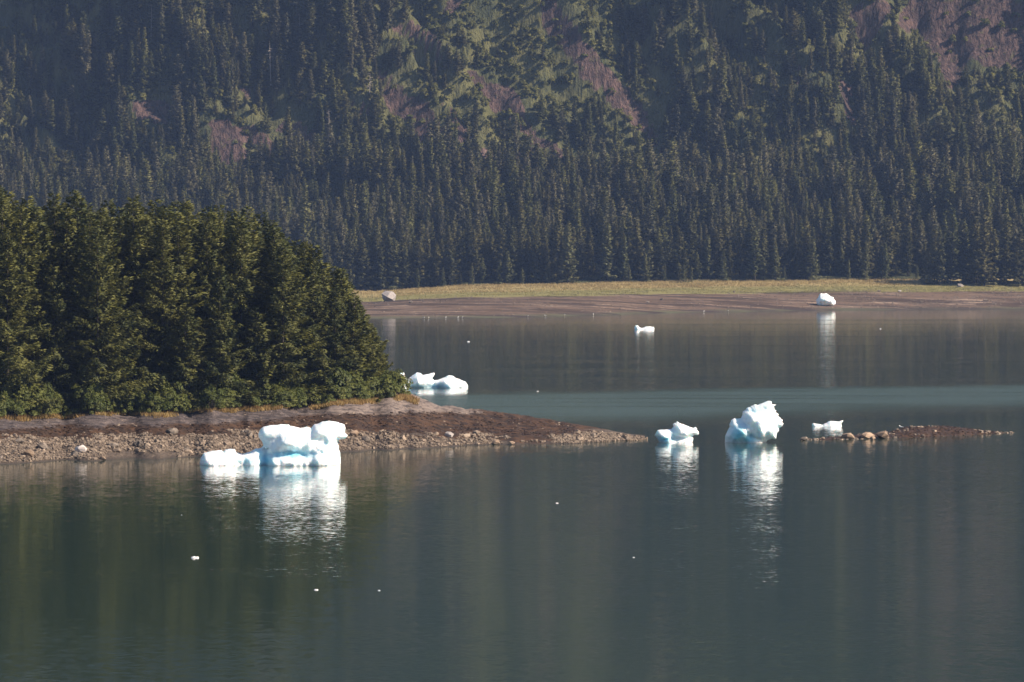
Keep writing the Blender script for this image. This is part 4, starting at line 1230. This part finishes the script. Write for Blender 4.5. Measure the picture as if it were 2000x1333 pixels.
def lathe_body(path, nu=10):
    """one continuous skin along a path of (x, z, half width, half height)"""
    V, Q = [], []
    for (x, z, w, h) in path:
        for i in range(nu):
            a = 2 * math.pi * i / nu
            V.append((x, w * math.cos(a), z + h * math.sin(a)))
    for j in range(len(path) - 1):
        for i in range(nu): Q.append((j * nu + i, j * nu + (i + 1) % nu, (j + 1) * nu + (i + 1) % nu, (j + 1) * nu + i))
    return np.array(V), np.array(Q)
def bird(name, label, cat, group, loc, turn, s, body, wing, bill):
    root = tag(link(name, None, loc=loc, rot=(0, 0, turn), scale=s), label, cat, group)
    v, f = lathe_body([(-.33, .20, .01, .008), (-.26, .21, .05, .02), (-.16, .23, .09, .07), (-.02, .25, .11, .11), (.10, .29, .09, .11), (.16, .36, .055, .07), (.18, .42, .055, .055), (.22, .435, .05, .045), (.255, .43, .01, .01)])
    link('body', mesh_np('body', v, f, body, True), root)
    for sgn in (-1, 1):
        v, f = lathe_body([(.08, .28, .012, .05), (-.05, .27, .02, .075), (-.2, .245, .016, .045), (-.40, .225, .004, .01)], 8)
        v[:, 1] += sgn * 0.105
        link('wing', mesh_np('wing', v, f, wing, True), root)
        v, f = trunk_geo(.17, .013, 3, 5, 3, 1.0)
        link('leg', mesh_np('leg', v, f, bill), root, (0, sgn * .045, 0))
    v, f = lathe_body([(.24, .43, .018, .018), (.29, .425, .012, .014), (.325, .415, .002, .003)], 6)
    link('bill', mesh_np('bill', v, f, bill, True), root)
gl = [(828, 'first'), (837, 'second'), (871, 'third'), (895, 'fourth'), (903, 'fifth'), (1031, 'sixth'), (1065, 'seventh'), (1103, 'eighth'), (1159, 'ninth'), (1375, 'tenth'), (1422, 'last')]
for px, w in gl:
    x = (px - 1000) / F * 1720.0
    for _ in range(4):
        y = float(far_water(np.array([x]))[0]) + 0.7; x = (px - 1000) / F * y
    z = float(ground_far(np.array([x]), np.array([y]))[0])
    bird('gull', f'white gull on the far waterline, {w} along from the great grey boulder', 'gull', 'gulls along the far waterline', (x, y, max(z, 0) - .01), rr.uniform(0, 6.28), 1.5, M['white'], M['grey'], M['yellow'])
px = 1760.0; y = float(reef_mid(px)) - 0.5
bird('gull', 'white gull perched on the weedy mound of the reef', 'gull', None, ((px - 1000) / F * y, y, float(reef_z(np.array([px]), np.array([y]))[0]) - 0.02), 2.8, 1.25, M['white'], M['grey'], M['yellow'])
x, y, z = far_pt(761, 588)
bird('eagle', 'dark bird perched on top of the great grey boulder', 'bird', None, (x - 1.5, y, z + 4.55), 0.5, 2.0, M['brown'], M['brown'], M['yellow'])

# ------------------------------------------------------------------ air
t = NT('hazy_air')
vol = t.n('ShaderNodeVolumePrincipled', {'Color': (0.38, 0.55, 1.0), 'Density': HAZE, 'Anisotropy': 0.0})
t.t.links.new(vol.outputs[0], t.out.inputs['Volume'])
top = max(MTOP + 40, 60)
bx = np.array([[a, b_, c] for c in (-7.5, top) for a, b_ in ((-1500, -120), (1500, -120), (1500, 2760), (-1500, 2760))], float)
bf = np.array([[3, 2, 1, 0], [4, 5, 6, 7], [0, 1, 5, 4], [1, 2, 6, 5], [2, 3, 7, 6], [3, 0, 4, 7]])
tag(link('haze', mesh_np('haze', bx, bf, t.m)), 'thin blue haze in the air over the fjord', 'haze', kind='stuff')
print('MTOP', MTOP, 'islet trees', N_ISLET, 'far', len(placed), 'objects', len(bpy.data.objects))
